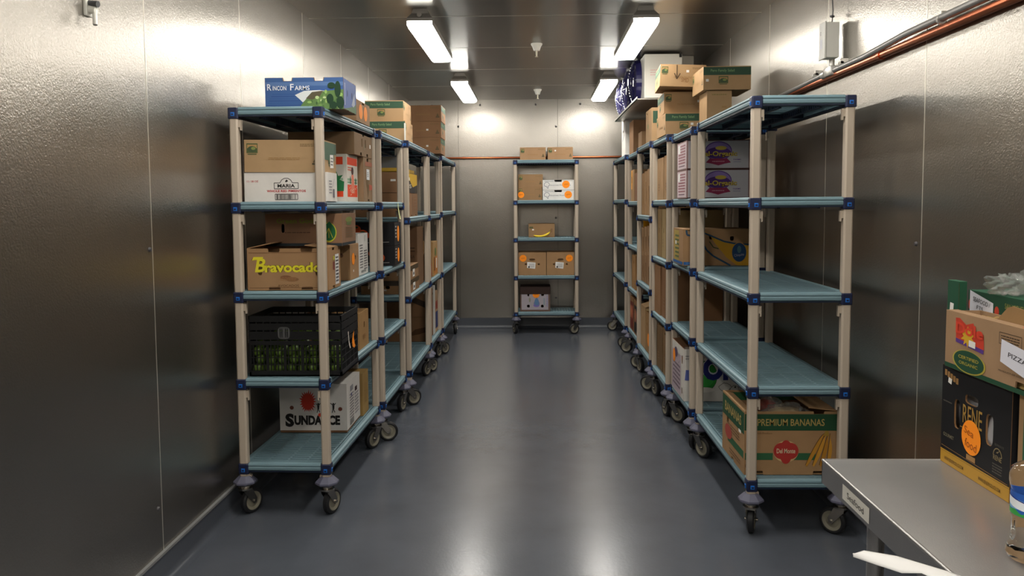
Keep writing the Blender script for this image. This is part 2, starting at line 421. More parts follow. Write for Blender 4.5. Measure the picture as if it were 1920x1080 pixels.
def shelf_fn(W, L):
    def f(bm):
        prof = [(-.012, -.010), (-.012, .022), (-.006, .028), (.010, .028), (.019, .024), (.021, .016), (.0175, .012), (.0175, .009), (.021, .005), (.020, -.006), (.014, -.011)]
        for s in (-1, 1):
            loft(bm, [[(s*(W/2+a), -L/2+.025, b) for a, b in prof], [(s*(W/2+a), L/2-.025, b) for a, b in prof]])
            loft(bm, [[(-W/2+.025, s*(L/2+a), b) for a, b in prof], [(W/2-.025, s*(L/2+a), b) for a, b in prof]])
            box(bm, s*W/2-.016, s*W/2+.016, -L/2+.025, L/2-.025, -.018, -.0115, 1); box(bm, -W/2+.025, W/2-.025, s*L/2-.016, s*L/2+.016, -.018, -.0115, 1)
        box(bm, -W/2+.012, W/2-.012, -.008, .008, -.014, .008, 1)
    return f
def grid_fn(W, L):
    def f(bm):
        x0, x1 = -W/2+.0125, W/2-.0125; a, b = -L/2+.0125, L/2-.0125
        n = max(2, round((b-a)/.29)); seg = (b-a)/n
        for s in range(n):
            y0, y1 = a+s*seg+.0015, a+(s+1)*seg-.0015
            for i in range(5):
                x = x0+(x1-x0)*i/4; x = min(max(x, x0+.005), x1-.005); box(bm, x-.005, x+.005, y0, y1, .012, .0262)
            box(bm, x0, x1, y0, y0+.008, .012, .0258); box(bm, x0, x1, y1-.008, y1, .012, .0258)
            k = int((y1-y0-.016)/.030); p = (y1-y0-.016)/k
            for j in range(k):
                c = y0+.008+p*(j+.5); box(bm, x0, x1, c-.0100, c+.0100, .015, .0256)
    return f
def beam_fn(W, L):
    def f(bm):
        for x in (-W*.22, W*.22):
            box(bm, x-.004, x+.004, -L/2+.03, L/2-.03, .004, .011); box(bm, x-.006, x+.006, -L/2+.03, L/2-.03, -.024, -.018)
            n = int(L/.03)
            for i in range(n):
                y = -L/2+.04+(L-.08)*i/(n-1); box(bm, x-.003, x+.003, y-.005, y+.005, -.018, .004)
    return f
def bumper_fn(bm):
    loft(bm, [circ(0, 0, .158, .048, 8, .39), circ(0, 0, .166, .0585, 8, .39), circ(0, 0, .174, .0575, 8, .39), circ(0, 0, .200, .030, 8, .39)])
def fork_fn(bm):
    loft(bm, [circ(0, 0, .140, .024, 16), circ(0, 0, .158, .024, 16)]); loft(bm, [circ(0, 0, .131, .034, 16), circ(0, 0, .139, .036, 16)])
    for s in (-1, 1):
        pts = [(-.026, .131), (.022, .131), (.052, .075), (.048, .052), (.032, .050), (.018, .066), (-.022, .115)]
        loft(bm, [[(s*.0195, a, b) for a, b in pts], [(s*.0225, a, b) for a, b in pts]])
    box(bm, -.0225, .0225, -.026, .022, .126, .131)
    loft(bm, [circ(.036, .0625, -.03, .007, 10, axis='x'), circ(.036, .0625, .03, .007, 10, axis='x')])
def wheel_fn(bm):
    R = .0625; C = (.036, .0625)
    prof = [(-.011, .008), (-.0125, .020), (-.009, .032), (-.014, .041), (-.016, .046), (-.0165, .054), (-.010, .0625), (.010, .0625), (.0165, .054), (.016, .046), (.014, .041), (.009, .032), (.0125, .020), (.011, .008)]
    n = 32; rings = []
    for x, r in prof: rings.append([bm.verts.new((x, C[0]+r*math.cos(2*math.pi*i/n), C[1]+r*math.sin(2*math.pi*i/n))) for i in range(n)])
    for q, (a, b) in enumerate(zip(rings, rings[1:])):
        for i in range(n):
            f = bm.faces.new((a[i], a[(i+1) % n], b[(i+1) % n], b[i])); f.material_index = 1 if (q < 4 or q > 8) else 0
    bm.faces.new(rings[0]); bm.faces.new(rings[-1][::-1])
def brake_fn(bm):
    box(bm, -.015, .015, -.062, -.020, .118, .124, 0, .002); tube(bm, [(-.02, -.06, .12), (.02, -.06, .12)], .004, 8)
def unit(label, x0, x1, y0, y1, levels, rot=None, swiv=(0, 0, 0, 0), brakes=(0, 0, 0, 0), skew=0):
    """posts at the corners of x0..x1, y0..y1"""
    W, L = abs(x1-x0), y1-y0; rz = skew
    if rot: W, L = L, W; rz = math.pi/2
    r = thing('shelving_unit', label, 'shelving', ((x0+x1)/2, (y0+y1)/2, 0), rz, 'wheeled storage shelving units')
    k = 0
    for sy in (-1, 1):
        for sx in (-1, 1):
            p = link('post', mesh_of(('post', tuple(levels), sx), post_fn(levels, sx, sy), [M_post]), None, r); p.location = (sx*W/2, sy*L/2, 0)
            b = link('bumper', mesh_of(('bumper',), bumper_fn, [M_bump]), None, r); b.location = p.location
            c = link('caster', mesh_of(('fork',), fork_fn, [M_steel]), None, r); c.location = p.location; c.rotation_euler.z = swiv[k]-rz
            link('wheel', mesh_of(('wheel',), wheel_fn, [M_tyre, M_hub], True), None, c)
            if brakes[k]: link('brake_pedal', mesh_of(('brake',), brake_fn, [M_steel]), None, c)
            k += 1
    for z in levels:
        s = link('shelf', mesh_of(('shelf', round(W, 3), round(L, 3)), shelf_fn(W, L), [M_deck, M_beam]), None, r); s.location = (0, 0, z)
        link('grid_mat', mesh_of(('grid', round(W, 3), round(L, 3)), grid_fn(W, L), [M_mat]), None, s)
        link('support_beam', mesh_of(('beam', round(W, 3), round(L, 3)), beam_fn(W, L), [M_beam]), None, s)
        for sx in (-1, 1):
            for sy in (-1, 1):
                b = link('corner_bracket', mesh_of(('bracket',), bracket_fn, [M_navy, M_tab]), None, s); b.location = (sx*W/2, sy*L/2, 0)
    return r
DW = .41
L5L = [.239, .66, 1.088, 1.522, 1.975]; L4L = [.25, .815, 1.41, 1.985]
unit('cream-post shelving unit with blue shelves on the left, nearest the camera', -1.02-DW, -1.02, 3.84, 4.965, L5L, swiv=(-.5, -.35, 3.0, 2.6), skew=-.018)
unit('shelving unit second from the camera in the left row', -.99-DW, -.99, 5.085, 5.87, L5L, swiv=(.3, -1.3, 3.0, 2.9), skew=-.01)
u3 = unit('shelving unit third from the camera in the left row, with four shelves', -.963-DW, -.963, 6.0, 7.095, L4L, swiv=(.3, -.9, 3.2, 2.7), brakes=(0, 1, 0, 0))
unit('shelving unit fourth from the camera in the left row, standing before the last one', -.965-DW, -.965, 7.215, 7.97, L4L, swiv=(.3, -.6, 3.1, 2.8))
unit('empty shelving unit last in the left row, against the back wall', -.955-DW, -.955, 8.09, 9.42, [.25, .82, 1.43, 2.0], swiv=(.3, -.7, .5, 3.3))
unit('cream-post shelving unit on the right, nearest the camera, holding a banana box', .987, .987+DW, 3.625, 4.785, [.239, .67, 1.097, 1.525, 1.975], swiv=(-.35, .75, 3.7, 3.0), brakes=(0, 0, 1, 0))
unit('shelving unit second from the camera in the right row', .97, .97+DW, 4.905, 5.555, [.239, .68, 1.11, 1.53, 1.965], swiv=(-.7, .75, 3.9, 3.0))
unit('shelving unit third from the camera in the right row', .95, .95+DW, 5.675, 6.35, [.217, .652, 1.091, 1.525, 1.985], swiv=(.2, .75, 3.4, 3.0), brakes=(1, 0, 0, 0))
unit('four-shelf shelving unit fourth from the camera in the right row', .945, .945+DW, 6.47, 7.25, [.235, .81, 1.40, 2.0], swiv=(.9, .75, 3.4, 3.0))
unit('shelving unit fifth from the camera in the right row', .97, .97+DW, 7.37, 8.16, L5L[:-1]+[1.99], swiv=(.9, .75, 1.2, .5))
unit('empty shelving unit last in the right row, against the back wall', .965, .965+DW, 8.42, 9.60, [.216, .681, 1.105, 1.545, 2.01], swiv=(1.1, .75, 1.5, .5))
unit('narrow shelving unit standing alone against the back wall at the aisle end', -.223, .490, 9.37, 9.74, [.235, .664, 1.11, 1.547, 2.015], rot=1, swiv=(1.9, .2, .4, .3))

# ------------------------------------------------------------------ cartons
DT = .0285                                     # top of a shelf above its bracket centre
ORANGE = 'ff9320'; DKG = '2f5a3c'; KBR = '7a5434'; INKB = '2c2826'; WHT = 'e9e5df'
def sticker(p, f, u, v, r, part='orange_sticker', scrawl=1, k=3):
    p.circ(part, f, u, v, r, ORANGE, k)
    if scrawl:
        a = r/f.W; b = r/f.H
        p.line('handwriting', f, [(u-.5*a, v+.15*b), (u-.3*a, v-.2*b), (u-.1*a, v+.2*b), (u+.15*a, v-.1*b), (u+.35*a, v+.2*b), (u+.5*a, v)], .0035, 'b5601c', k+1)
def salad_art(mark='band', sticker_at=None, arrow=False, dot=None, band=(.16,), kk=0):
    """kraft salad carton: green band on the ends, small framed emblem on the sides"""
    def emblem(p, f, u, v, w, h, col='4e5a38'):
        p.rect('emblem', f, u, v, w, h, col, 1); p.rect('emblem', f, u, v+h*.18, w*.86, h*.38, 'a98555', 2)
        p.ell('emblem', f, u, v-h*.08, w*.40, h*.30, '44523a', 3); p.ell('emblem', f, u+w*.12, v-h*.02, w*.2, h*.16, '7f8a4c', 4)
        p.rect('emblem', f, u, v-h*.62, w*.8, h*.10, col, 1)
    def art(p, F):
        def band_face(f):
            p.rect('green_band', f, .5, .79, .999, .34, '37523f', 0)
            p.text('lettering', f, 'Pero Family Salad', .40, .80, .50, .15, '7d9a6a', 2)
            emblem(p, f, .42, .42, .20, .30)
        def side_face(f):
            emblem(p, f, .10, .74, .14, .30); p.lines('lettering', f, .82, .84, .24, .10, 2, '7d6744', 1, 3)
            p.poly('lettering', f, [(.86, .30), (.94, .30), (.90, .50)], '6a5a3c', 1); p.rect('lettering', f, .90, .26, .10, .05, '4d4a35', 1)
            p.lines('lettering', f, .5, .42, .4, .1, 2, '9a774c', 1, 5)
        if mark == 'band': band_face(F['F']); side_face(F['R']); side_face(F['L'])
        else: side_face(F['F']); band_face(F['L']); band_face(F['R'])
        f = F['F']
        if arrow:
            p.line('handwriting', f, [(.36, .97), (.37, .42)], .006, '4b3a2a', 3); p.line('handwriting', f, [(.31, .60), (.37, .34), (.44, .60)], .006, '4b3a2a', 3)
            p.text('handwriting', f, 'SMD', .55, .30, .16, .2, '8a6038', 2, 0, -.1)
        if dot: p.rect('price_label', f, dot[0], dot[1], .06, .11, WHT, 4)
        if sticker_at: sticker(p, f, sticker_at[0], sticker_at[1], sticker_at[2])
    return art

# ---- left row, first unit
def rincon(p, F):
    f = F['F']
    p.poly('artwork', f, [(0, 0), (1, 0), (1, .995), (.76, .995), (.745, .885), (.635, .885), (.62, .995), (.36, .995), (.345, .885), (.235, .885), (.22, .995), (0, .995)], '3d5c8e', 0)
    for i in range(7): p.rect('artwork', f, .25, .06+.07*i, .5-.03*i, .03, '2e4c84' if i % 2 else '34568c', 1)
    p.rect('artwork', f, .5, .80, .998, .12, '55719f', 1)
    p.poly('artwork', f, [(.62, .60), (.80, .66), (.98, .70), (.98, .58), (.8, .55)], '3a5a9a', 2)
    p.poly('artwork', f, [(.38, .45), (.50, .58), (.70, .60), (.80, .56), (.62, .50), (.48, .22), (.44, .32)], 'cfd2d2', 3)
    p.poly('artwork', f, [(.42, 0), (.50, .26), (.56, .42), (.72, .56), (.90, .60), (1, .62), (1, 0)], '5d7a46', 4)
    p.poly('artwork', f, [(.52, .34), (.60, .54), (.74, .58), (.70, .40), (.60, .30)], '57503e', 5)
    r = random.Random(4)
    for i in range(46):
        u = r.uniform(.5, .99); v = r.uniform(.02, .55)
        if v < (u-.42)*1.6: p.ell('artwork', f, u, v, r.uniform(.008, .03), r.uniform(.02, .07), r.choice(['8fae62', '48683a', '6f9150', 'b3c58c', '3c5a34']), 6+i % 3, 10)
    for u, v, a, b in ((.83, .32, .045, .16), (.93, .62, .04, .26), (.96, .15, .05, .2), (.87, -.0, .05, .12), (.85, .74, .05, .1)): p.ell('artwork', f, u, max(v, b), a, b, '1f3a26', 10, 20)
    p.text('lettering', f, 'R', .055, .70, .055, .20, 'dfe3ea', 4); p.text('lettering', f, 'INCON', .185, .67, .175, .14, 'dfe3ea', 4)
    p.text('lettering', f, 'F', .345, .70, .045, .20, 'dfe3ea', 4); p.text('lettering', f, 'ARMS', .475, .67, .19, .14, 'dfe3ea', 4)
    g = F['R']; p.rect('artwork', g, .5, .5, .97, .96, '5168a2', 0); p.poly('artwork', g, [(.0, .02), (.97, .02), (.97, .34), (.7, .22), (.4, .12)], '54704a', 1)
    p.poly('artwork', g, [(.6, .25), (.85, .70), (.88, .3), (.75, .2)], 'a9b0c0', 2); p.barcode('label', g, .1, .5, .05, .7, 'dfe3ea', 2, None, 3, 3)
    for u in (.28, .62): p.ell('artwork', g, u, .55, .03, .11, '28365c', 3)
z1 = L5L[4]+DT
carton('blue produce carton printed with a coast scene, atop the nearest left unit', -1.325, -.937, 3.955, 4.235, z1, .155, '8a6a50', 'open', notch=(('F', .29, .045, .016, 't'), ('F', .69, .045, .016, 't'), ('R', .25, .05, .012, 't'), ('R', .72, .05, .012, 't'), ('B', .3, .045, .012, 't'), ('R', .3, .04, .012, 'b'), ('R', .75, .04, .012, 'b')), art=rincon)
def two_st(p, F):
    for u in (.30, .66): p.ell('orange_sticker', F['R'], u, .52, .135, .36, ORANGE, 2)
carton('kraft carton with two orange stickers behind the blue coast carton', -1.30, -.995, 4.50, 4.86, z1, .118, 'a97d52', 'flap', art=two_st, notch=(('R', .5, .06, .012, 't'),))
z = L5L[3]+DT
def maria(p, F):
    f = F['F']
    p.outline('emblem', f, [(.36, .44), (.36, .64), (.43, .64), (.45, .74), (.485, .80), (.525, .80), (.56, .74), (.58, .64), (.65, .64), (.65, .44)], .0028, INKB, 1)
    p.text('lettering', f, 'MARIA', .505, .54, .21, .12, INKB, 2, .03); p.poly('emblem', f, [(.49, .68), (.51, .76), (.53, .70), (.505, .66)], INKB, 2)
    p.text('lettering', f, 'WHOLE RED PIMIENTOS', .505, .36, .47, .08, 'b8383a', 1, .03)
    p.text('lettering', f, '12 / 28 OZ', .10, .70, .14, .06, 'b8383a', 1); p.text('lettering', f, '10/15', .955, .72, .05, .05, '5a4a48', 1, 0, 1.4)
    p.barcode('barcode', f, .505, .16, .24, .16, '3c3836', 2, None, 2, 24); p.outline('barcode', f, [(.37, .065), (.37, .255), (.64, .255), (.64, .065)], .0028, INKB, 1)
    g = F['R']; p.lines('lettering', g, .3, .5, .3, .5, 5, '8a868c', 1); p.rect('lettering', g, .62, .28, .2, .3, '77737a', 1); p.line('lettering', g, [(.5, .5), (.7, .8)], .003, '6a6890', 2)
carton('white flat carton of whole red pimientos, nearest left unit, fourth shelf', -1.412, -1.005, 3.872, 4.06, z, .141, 'dcd7d1', art=maria)
def tan(p, F):
    salad_art('side')(p, F); g = F['R']; p.rect('green_band', g, .42, .68, .80, .56, '46614e', 3); p.rect('label', g, .6, .38, .28, .42, WHT, 4, .05); p.lines('label', g, .6, .38, .2, .3, 3, '6a6a6a', 5)
carton('plain tan carton with a green-ended side, resting on the white pimiento carton', -1.408, -1.018, 3.868, 4.10, z+.1415, .156, 'b48c5c', art=tan, tilt=(0, .012))
def tomato(p, F):
    for f, k in ((F['F'], 0), (F['R'], 1)):
        p.rect('artwork', f, .5, .5, .97, .97, 'e9e2d6', 0); p.rect('artwork', f, .5, .86, .88, .16, 'f4512c', 1); p.rect('artwork', f, .5, .23, .88, .26, 'f4512c', 1)
        p.rect('artwork', f, .5, .47, .88, .05, '9fc0a0', 1); p.rect('artwork', f, .5, .41, .88, .03, '7fae8a', 1); p.lines('lettering', f, .3, .70, .4, .10, 2, 'e8684c', 1, 2)
    f = F['F']; x = .80
    p.poly('artwork', f, [(.72, .22), (.95, .22), (.96, .42), (.88, .46), (.94, .56), (.86, .54), (.82, .66), (.74, .62), (.80, .5), (.72, .40)], '2f7f4c', 3)
    g = F['R']
    p.ell('artwork', g, .50, .66, .10, .085, '4a2320', 4); p.poly('artwork', g, [(.42, .58), (.60, .58), (.66, .40), (.70, .18), (.34, .18), (.40, .40)], 'ee8a70', 3)
    p.ell('artwork', g, .30, .46, .035, .09, '1f4a34', 5); p.ell('artwork', g, .78, .44, .035, .08, '1f4a34', 5)
    for i in range(14):
        r = random.Random(i); p.ell('artwork', g, r.uniform(.12, .88), r.uniform(.12, .32), .03, .015, 'f7c0a4', 5, 8)
carton('white and orange carton printed with a figure and green plants, nearest left unit, fourth shelf', -1.36, -1.035, 4.40, 4.675, z, .262, 'e6dfd2', art=tomato)
def label1(p, F):
    g = F['R']; p.rect('label', g, .5, .62, .34, .24, 'dfe0e2', 3); p.lines('label', g, .48, .62, .2, .12, 3, '77777a', 4)
    p.poly('artwork', g, [(.30, .48), (.62, .50), (.56, .20), (.48, .10)], '6f5836', 1); p.poly('artwork', g, [(.62, .40), (.98, .38), (.98, .28), (.62, .26)], 'b45a44', 1); p.rect('artwork', g, .6, .86, .8, .10, '9a5a40', 1)
carton('brown carton with a white label and faded artwork beside the white and orange carton', -1.36, -1.003, 4.69, 4.935, z, .262, '97744e', art=label1, notch=(('R', .5, .05, .02, 't'), ('R', .55, .05, .014, 'b')))
def vlid(p, F):
    g = F['R']; p.rect('label', g, .88, .55, .06, .18, WHT, 2)
    p.circ('emblem', g, .55, .45, .018, '7a6a4a', 1)
carton('brown carton with two oval vent holes, stacked high at the back of nearest left unit', -1.37, -1.0, 4.45, 4.93, z+.2635, .125, '8e6c48', 'open', holes=(('R', .42, .62, .012, .024), ('R', .62, .62, .012, .024)), notch=(('R', .36, .05, .02, 'b'), ('R', .72, .05, .02, 'b'), ('R', .5, .05, .01, 't')), art=vlid)
# third shelf
z = L5L[2]+DT
def bravo(p, F):
    f = F['F']
    for dk, col, bd in ((1, '5a4a1c', .06), (2, 'd8cc2e', .025)):
        p.text('lettering', f, 'B', .17, .60, .12, .33, col, dk, bd, 0, .1); p.text('lettering', f, 'ravocado', .565, .55, .70, .24, col, dk, bd+.01)
        p.poly('lettering', f, [(.04+.01*dk, .72), (.08, .80), (.20, .80), (.19, .74)], col, dk)
    p.ell('emblem', f, .47, .31, .07, .045, '7a5236', 1); p.ell('emblem', f, .55, .26, .08, .05, '86603f', 1); p.lines('emblem', f, .5, .28, .2, .10, 3, '9c7048', 2)
    p.text('lettering', f, 'AVOCADOS', .50, .11, .26, .06, '6a4a30', 1)
    p.line('print_border', f, [(.02, .06), (.98, .06)], .002, '6f4a2e', 1); p.line('print_border', f, [(.02, .90), (.98, .90)], .002, '6f4a2e', 1)
    g = F['R']; p.rect('label', g, .68, .45, .32, .74, 'd8d6d4', 2); p.lines('label', g, .68, .45, .24, .66, 8, '4a4648', 3, 6); p.rect('artwork', g, .40, .55, .14, .2, '7a3a34', 1); p.rect('artwork', g, .42, .74, .14, .1, 'b0a83a', 1)
carton('open avocado carton with large yellow script lettering, nearest left unit, third shelf', -1.408, -1.006, 3.868, 4.10, z, .205, 'a97a4c', 'flaps', holes=(('F', .155, .50, .011, .028), ('F', .862, .48, .011, .028)), notch=(('F', .33, .06, .018, 't'), ('F', .73, .06, .018, 't'), ('F', .33, .06, .016, 'b'), ('F', .73, .06, .016, 'b'), ('R', .4, .05, .014, 't'), ('R', .4, .05, .014, 'b')), art=bravo)
def goddess(p, F):
    f = F['F']; p.rect('dark_band', f, .5, .045, .999, .09, '2b3134', 0); p.text('lettering', f, 'Green Goddess', .48, .78, .66, .15, '76822c', 2, .02); p.lines('lettering', f, .42, .42, .34, .06, 1, '5a3f2c', 1)
    p.ell('artwork', f, .83, .42, .10, .30, 'b0b030', 2); p.ell('artwork', f, .83, .43, .088, .27, '1e5a34', 3); p.poly('artwork', f, [(.76, .60), (.84, .76), (.90, .60)], '1e5a34', 3)
    for a in (-.06, 0, .05): p.line('artwork', f, [(.83, .55), (.83+a, .25)], .003, 'b0a83a', 5)
    g = F['R']; p.rect('dark_band', g, .5, .045, .98, .09, '2b3134', 0); p.ell('emblem', g, .5, .80, .24, .09, '70783a', 1); p.ell('emblem', g, .5, .68, .18, .06, '5c6a3c', 1); p.lines('lettering', g, .5, .4, .5, .36, 5, '6a5236', 1)
carton('dark brown avocado carton with a green fruit emblem, sitting on the open avocado carton', -1.375, -.982, 4.05, 4.36, z+.207, .165, '8a5f40', art=goddess, holes=(('F', .23, .55, .008, .022), ('F', .735, .62, .008, .022)))
def bst(p, F):
    sticker(p, F['R'], .34, .58, .034, scrawl=0); p.rect('price_label', F['R'], .36, .24, .06, .06, WHT, 2); p.circ('emblem', F['F'], .86, .70, .012, '6a4a34', 1)
carton('kraft carton with one orange sticker beside the avocado cartons, nearest left unit', -1.37, -1.018, 4.37, 4.585, z, .196, 'ab7c4c', art=bst, holes=(('R', .62, .6, .014, .013),))
def wct(p, F):
    g = F['R']; p.lines('lettering', g, .3, .45, .3, .6, 9, '6a686a', 1, 8); p.lines('lettering', g, .72, .35, .34, .5, 8, '5a585a', 1, 9); p.barcode('barcode', g, .5, .08, .5, .06, INKB)
carton('tall white carton with small print at the back of the third shelf, nearest left unit', -1.37, -1.03, 4.63, 4.90, z, .245, 'd2cfc9', art=wct, holes=(('R', .72, .86, .012, .022),))
# second shelf: crate of limes
z = L5L[1]+DT
root = thing('produce_crate', 'black slatted plastic crate full of green limes on the second shelf, nearest left unit', 'crate', (-1.185, 4.062, z))
M_blk = mat('black_plastic', (.085, .085, .09), .38, spec=.5)
W, D, H = .462, .366, .30
bm = bmesh.new(); box(bm, -W/2, W/2, -D/2, D/2, 0, .006)
for z0, z1_ in ((0, .026), (.155, .175), (.182, .222), (.229, .262), (.270, .30)):
    t = .010 if z0 in (0, .278) else .006
    for s in (-1, 1):
        box(bm, -W/2, W/2, s*D/2-(t if s > 0 else 0), s*D/2+(0 if s > 0 else t), z0, z1_); box(bm, s*W/2-(t if s > 0 else 0), s*W/2+(0 if s > 0 else t), -D/2, D/2, z0, z1_)
for zz in (.055, .09, .125):
    for s in (-1, 1):
        y = s*(D/2-.003); box(bm, -W/2, W/2, y-.0015, y+.0015, zz, zz+.004); x = s*(W/2-.003); box(bm, x-.0015, x+.0015, -D/2, D/2, zz, zz+.004)
n = 26
for i in range(n+1):
    x = -W/2+.004+(W-.008)*i/n; wd = .007 if i % 5 == 0 else .0024
    for s in (-1, 1): y = s*(D/2-.004); box(bm, x-wd, x+wd, y-.002, y+.002, .02, .165)
    if i % 2 == 0:
        for s in (-1, 1): y = s*(D/2-.004); box(bm, x-.003, x+.003, y-.002, y+.002, .165, .28)
for i in range(21):
    y = -D/2+.004+(D-.008)*i/20; wd = .006 if i % 5 == 0 else .0025
    for s in (-1, 1): x = s*(W/2-.004); box(bm, x-.002, x+.002, y-wd, y+wd, .02, .28)
fin('crate_shell', bm, M_blk, root)
bm = bmesh.new()
plate(bm, Matrix.Translation((-.055, -D/2-.0005, .215)) @ Matrix.Rotation(math.pi/2, 4, 'X'), slot(0, 0, .030, .030, 24), [slot(x, 0, .0028, .024, 12) for x in (-.018, -.009, .009, .018)], .003)
fin('badge', bm, mat('crate_badge', (.30, .30, .30), .5), root, label='round grey slotted badge')
p = Print(); g = Face(Matrix(((0,0,1,W/2),(1,0,0,-D/2),(0,1,0,0),(0,0,0,1))), D, H)
p.poly('torn_sticker', g, [(.62, .36), (.60, .46), (.64, .54), (.70, .60), (.73, .62), (.71, .50), (.76, .38), (.80, .34), (.72, .31)], ORANGE, 3)
p.poly('torn_sticker', g, [(.36, .66), (.39, .67), (.42, .50), (.50, .36), (.46, .36), (.40, .46)], 'f2e6d8', 3); p.build(root)
# limes: each one an object
lm = bmesh.new(); bmesh.ops.create_uvsphere(lm, u_segments=14, v_segments=9, radius=.024)
for v in lm.verts:
    k = abs(v.co.z)/.024; v.co.z *= 1.18; 
    if k > .93: v.co.x *= .6; v.co.y *= .6; v.co.z *= 1.07
for f in lm.faces: f.smooth = True
lime_me = bpy.data.meshes.new('lime'); lm.to_mesh(lime_me); lm.free(); lime_me.materials.append(mat('lime_skin', (.36, .46, .17), .4, bump=.2, bscale=300, var=.35, vscale=25))
rr = random.Random(3); cnt = 0; spots = []
for lay in range(4):
    for iy in range(6):
        for ix in range(8):
            x = -W/2+.036+ix*(W-.072)/7+(.012 if lay % 2 else 0)-.004; y = -D/2+.036+iy*(D-.072)/5
            if lay == 3 and rr.random() < .35: continue
            if 0 < ix < 7 and iy > 1 and lay < 3: continue
            spots.append((x+rr.uniform(-.003, .003), y+rr.uniform(-.003, .003), .034+lay*.042+rr.uniform(-.003, .003)))
for s in spots:
    o = link('lime', lime_me, None, None, label='green lime among those heaped in the black crate on the nearest left unit', category='lime', group='limes in the black crate')
    o.location = (root.location.x+s[0]*.985, root.location.y+s[1]*.985, z+s[2]); o.rotation_euler = (rr.uniform(0, 6), rr.uniform(0, 6), 0)
carton('small kraft carton with one round hole behind the black crate of limes', -1.33, -1.018, 4.56, 4.82, z, .215, 'a9783f', holes=(('R', .55, .62, .015, .018),), art=lambda p, F: p.lines('lettering', F['R'], .5, .3, .3, .16, 3, '80582e', 1))
# bottom shelf
z = L5L[0]+DT
def sundance(p, F):
    f = F['F']; pts = []
    r = random.Random(5)
    for i in range(44):
        a = 2*math.pi*i/44; q = .125 if i % 2 else r.uniform(.16, .20); pts.append((.42+q*math.cos(a)*f.H/f.W*1.0, .62+q*math.sin(a)*1.35))
    p.poly('artwork', f, pts, 'bf3a28', 1); p.ell('artwork', f, .42, .62, .088, .165, 'bf3a28', 2)
    for t, u, w, h in (('S', .145, .13, .29), ('UNDANCE', .555, .68, .21)): p.text('lettering', f, t, u, .22, w, h, '1f1c1c', 2, .055)
    p.ell('artwork', f, .18, .49, .03, .042, '6b3a2c', 1); p.ell('artwork', f, .90, .46, .03, .042, '6b3a2c', 1)
    for i in range(4):
        x = .575+i*.075; p.ell('artwork', f, x, .57, .013, .022, '1f1c1c', 2); p.poly('artwork', f, [(x-.016, .54), (x+.016, .54), (x+.012, .46), (x-.012, .46)], '1f1c1c', 2)
        p.line('artwork', f, [(x-.036, .58), (x, .53), (x+.036, .59)], .004, '1f1c1c', 3); p.line('artwork', f, [(x-.02, .38), (x-.004, .47), (x+.022, .39)], .004, '1f1c1c', 3)
    p.ell('artwork', f, .60, .335, .03, .04, 'd2452e', 3)
    g = F['R']; p.lines('lettering', g, .35, .45, .3, .55, 9, '6f6b6e', 1, 3); p.rect('label', g, .35, .82, .22, .12, '8a888c', 1); p.barcode('barcode', g, .35, .10, .3, .14, INKB); p.circ('emblem', g, .34, .68, .010, '4a4a8a', 1); p.rect('artwork', g, .68, .72, .16, .1, '3a2428', 1)
    p.lines('lettering', g, .72, .4, .3, .5, 7, '8a868a', 1, 4)
carton('white fruit carton with a red sun and bold black lettering, nearest left unit, bottom shelf', -1.425, -1.048, 4.352, 4.68, z+.012, .262, 'd3cec8', art=sundance)
r = thing('cardboard_tray', 'shallow brown cardboard tray under the white carton with the red sun', 'tray', (-1.235, 4.512, z))
bm = bmesh.new(); box(bm, -.188, .186, -.164, .164, 0, .0115, 0, .002); fin('tray_base', bm, kraft('7d5534'), r)
carton('narrow ochre carton standing behind the white carton with the red sun', -1.39, -1.035, 4.70, 4.86, z, .255, 'a67f3c', art=lambda p, F: p.lines('lettering', F['R'], .5, .5, .4, .5, 6, '8a6830', 1))

# ---- left row, second unit: persimmon cartons
z = L5L[2]+DT
def pers(n):
    def art(p, F):
        for f in (F['F'], F['R']):
            p.rect('artwork', f, .5, .5, .995, .99, '1c1b1e', 0)
        f = F['F']
        for (u, v, r_) in (((.30, .70, .05), (.42, .45, .06), (.62, .45, .055)) if n else ((.60, .62, .045), (.72, .40, .055))):
            p.ell('artwork', f, u, v, r_*1.8, r_*4.2, 'd2521e', 2); p.ell('artwork', f, u, v+r_*2.2, r_*.8, r_*1.0, '2c4a26', 3)
        if not n:
            p.rect('artwork', f, .25, .5, .49, .6, '8a5f3c', 1); p.rect('artwork', f, .25, .1, .49, .2, '9a9494', 1)
        p.line('artwork', f, [(.1, .1), (.9, .16)], .004, '9a9692', 4)
        p.ell('orange_sticker', f, .47, .5, .035, .42, ORANGE, 5) if not n else None
        p.ell('orange_sticker', F['R'], .55, .5, .16, .36, ORANGE, 3); p.lines('label', F['R'], .2, .6, .2, .6, 4, 'b9b4b0', 2)
    return art
carton('black persimmon carton with orange fruit artwork, lower of two on the second left unit', -1.33, -.955, 5.42, 5.68, z, .135, '3a2c26', 'open', art=pers(0), notch=(('F', .5, .08, .02, 't'),))
carton('black persimmon carton with orange fruit artwork, upper of two on the second left unit', -1.33, -.955, 5.42, 5.68, z+.137, .155, '3a2c26', 'open', art=pers(1), notch=(('R', .5, .06, .02, 't'),))
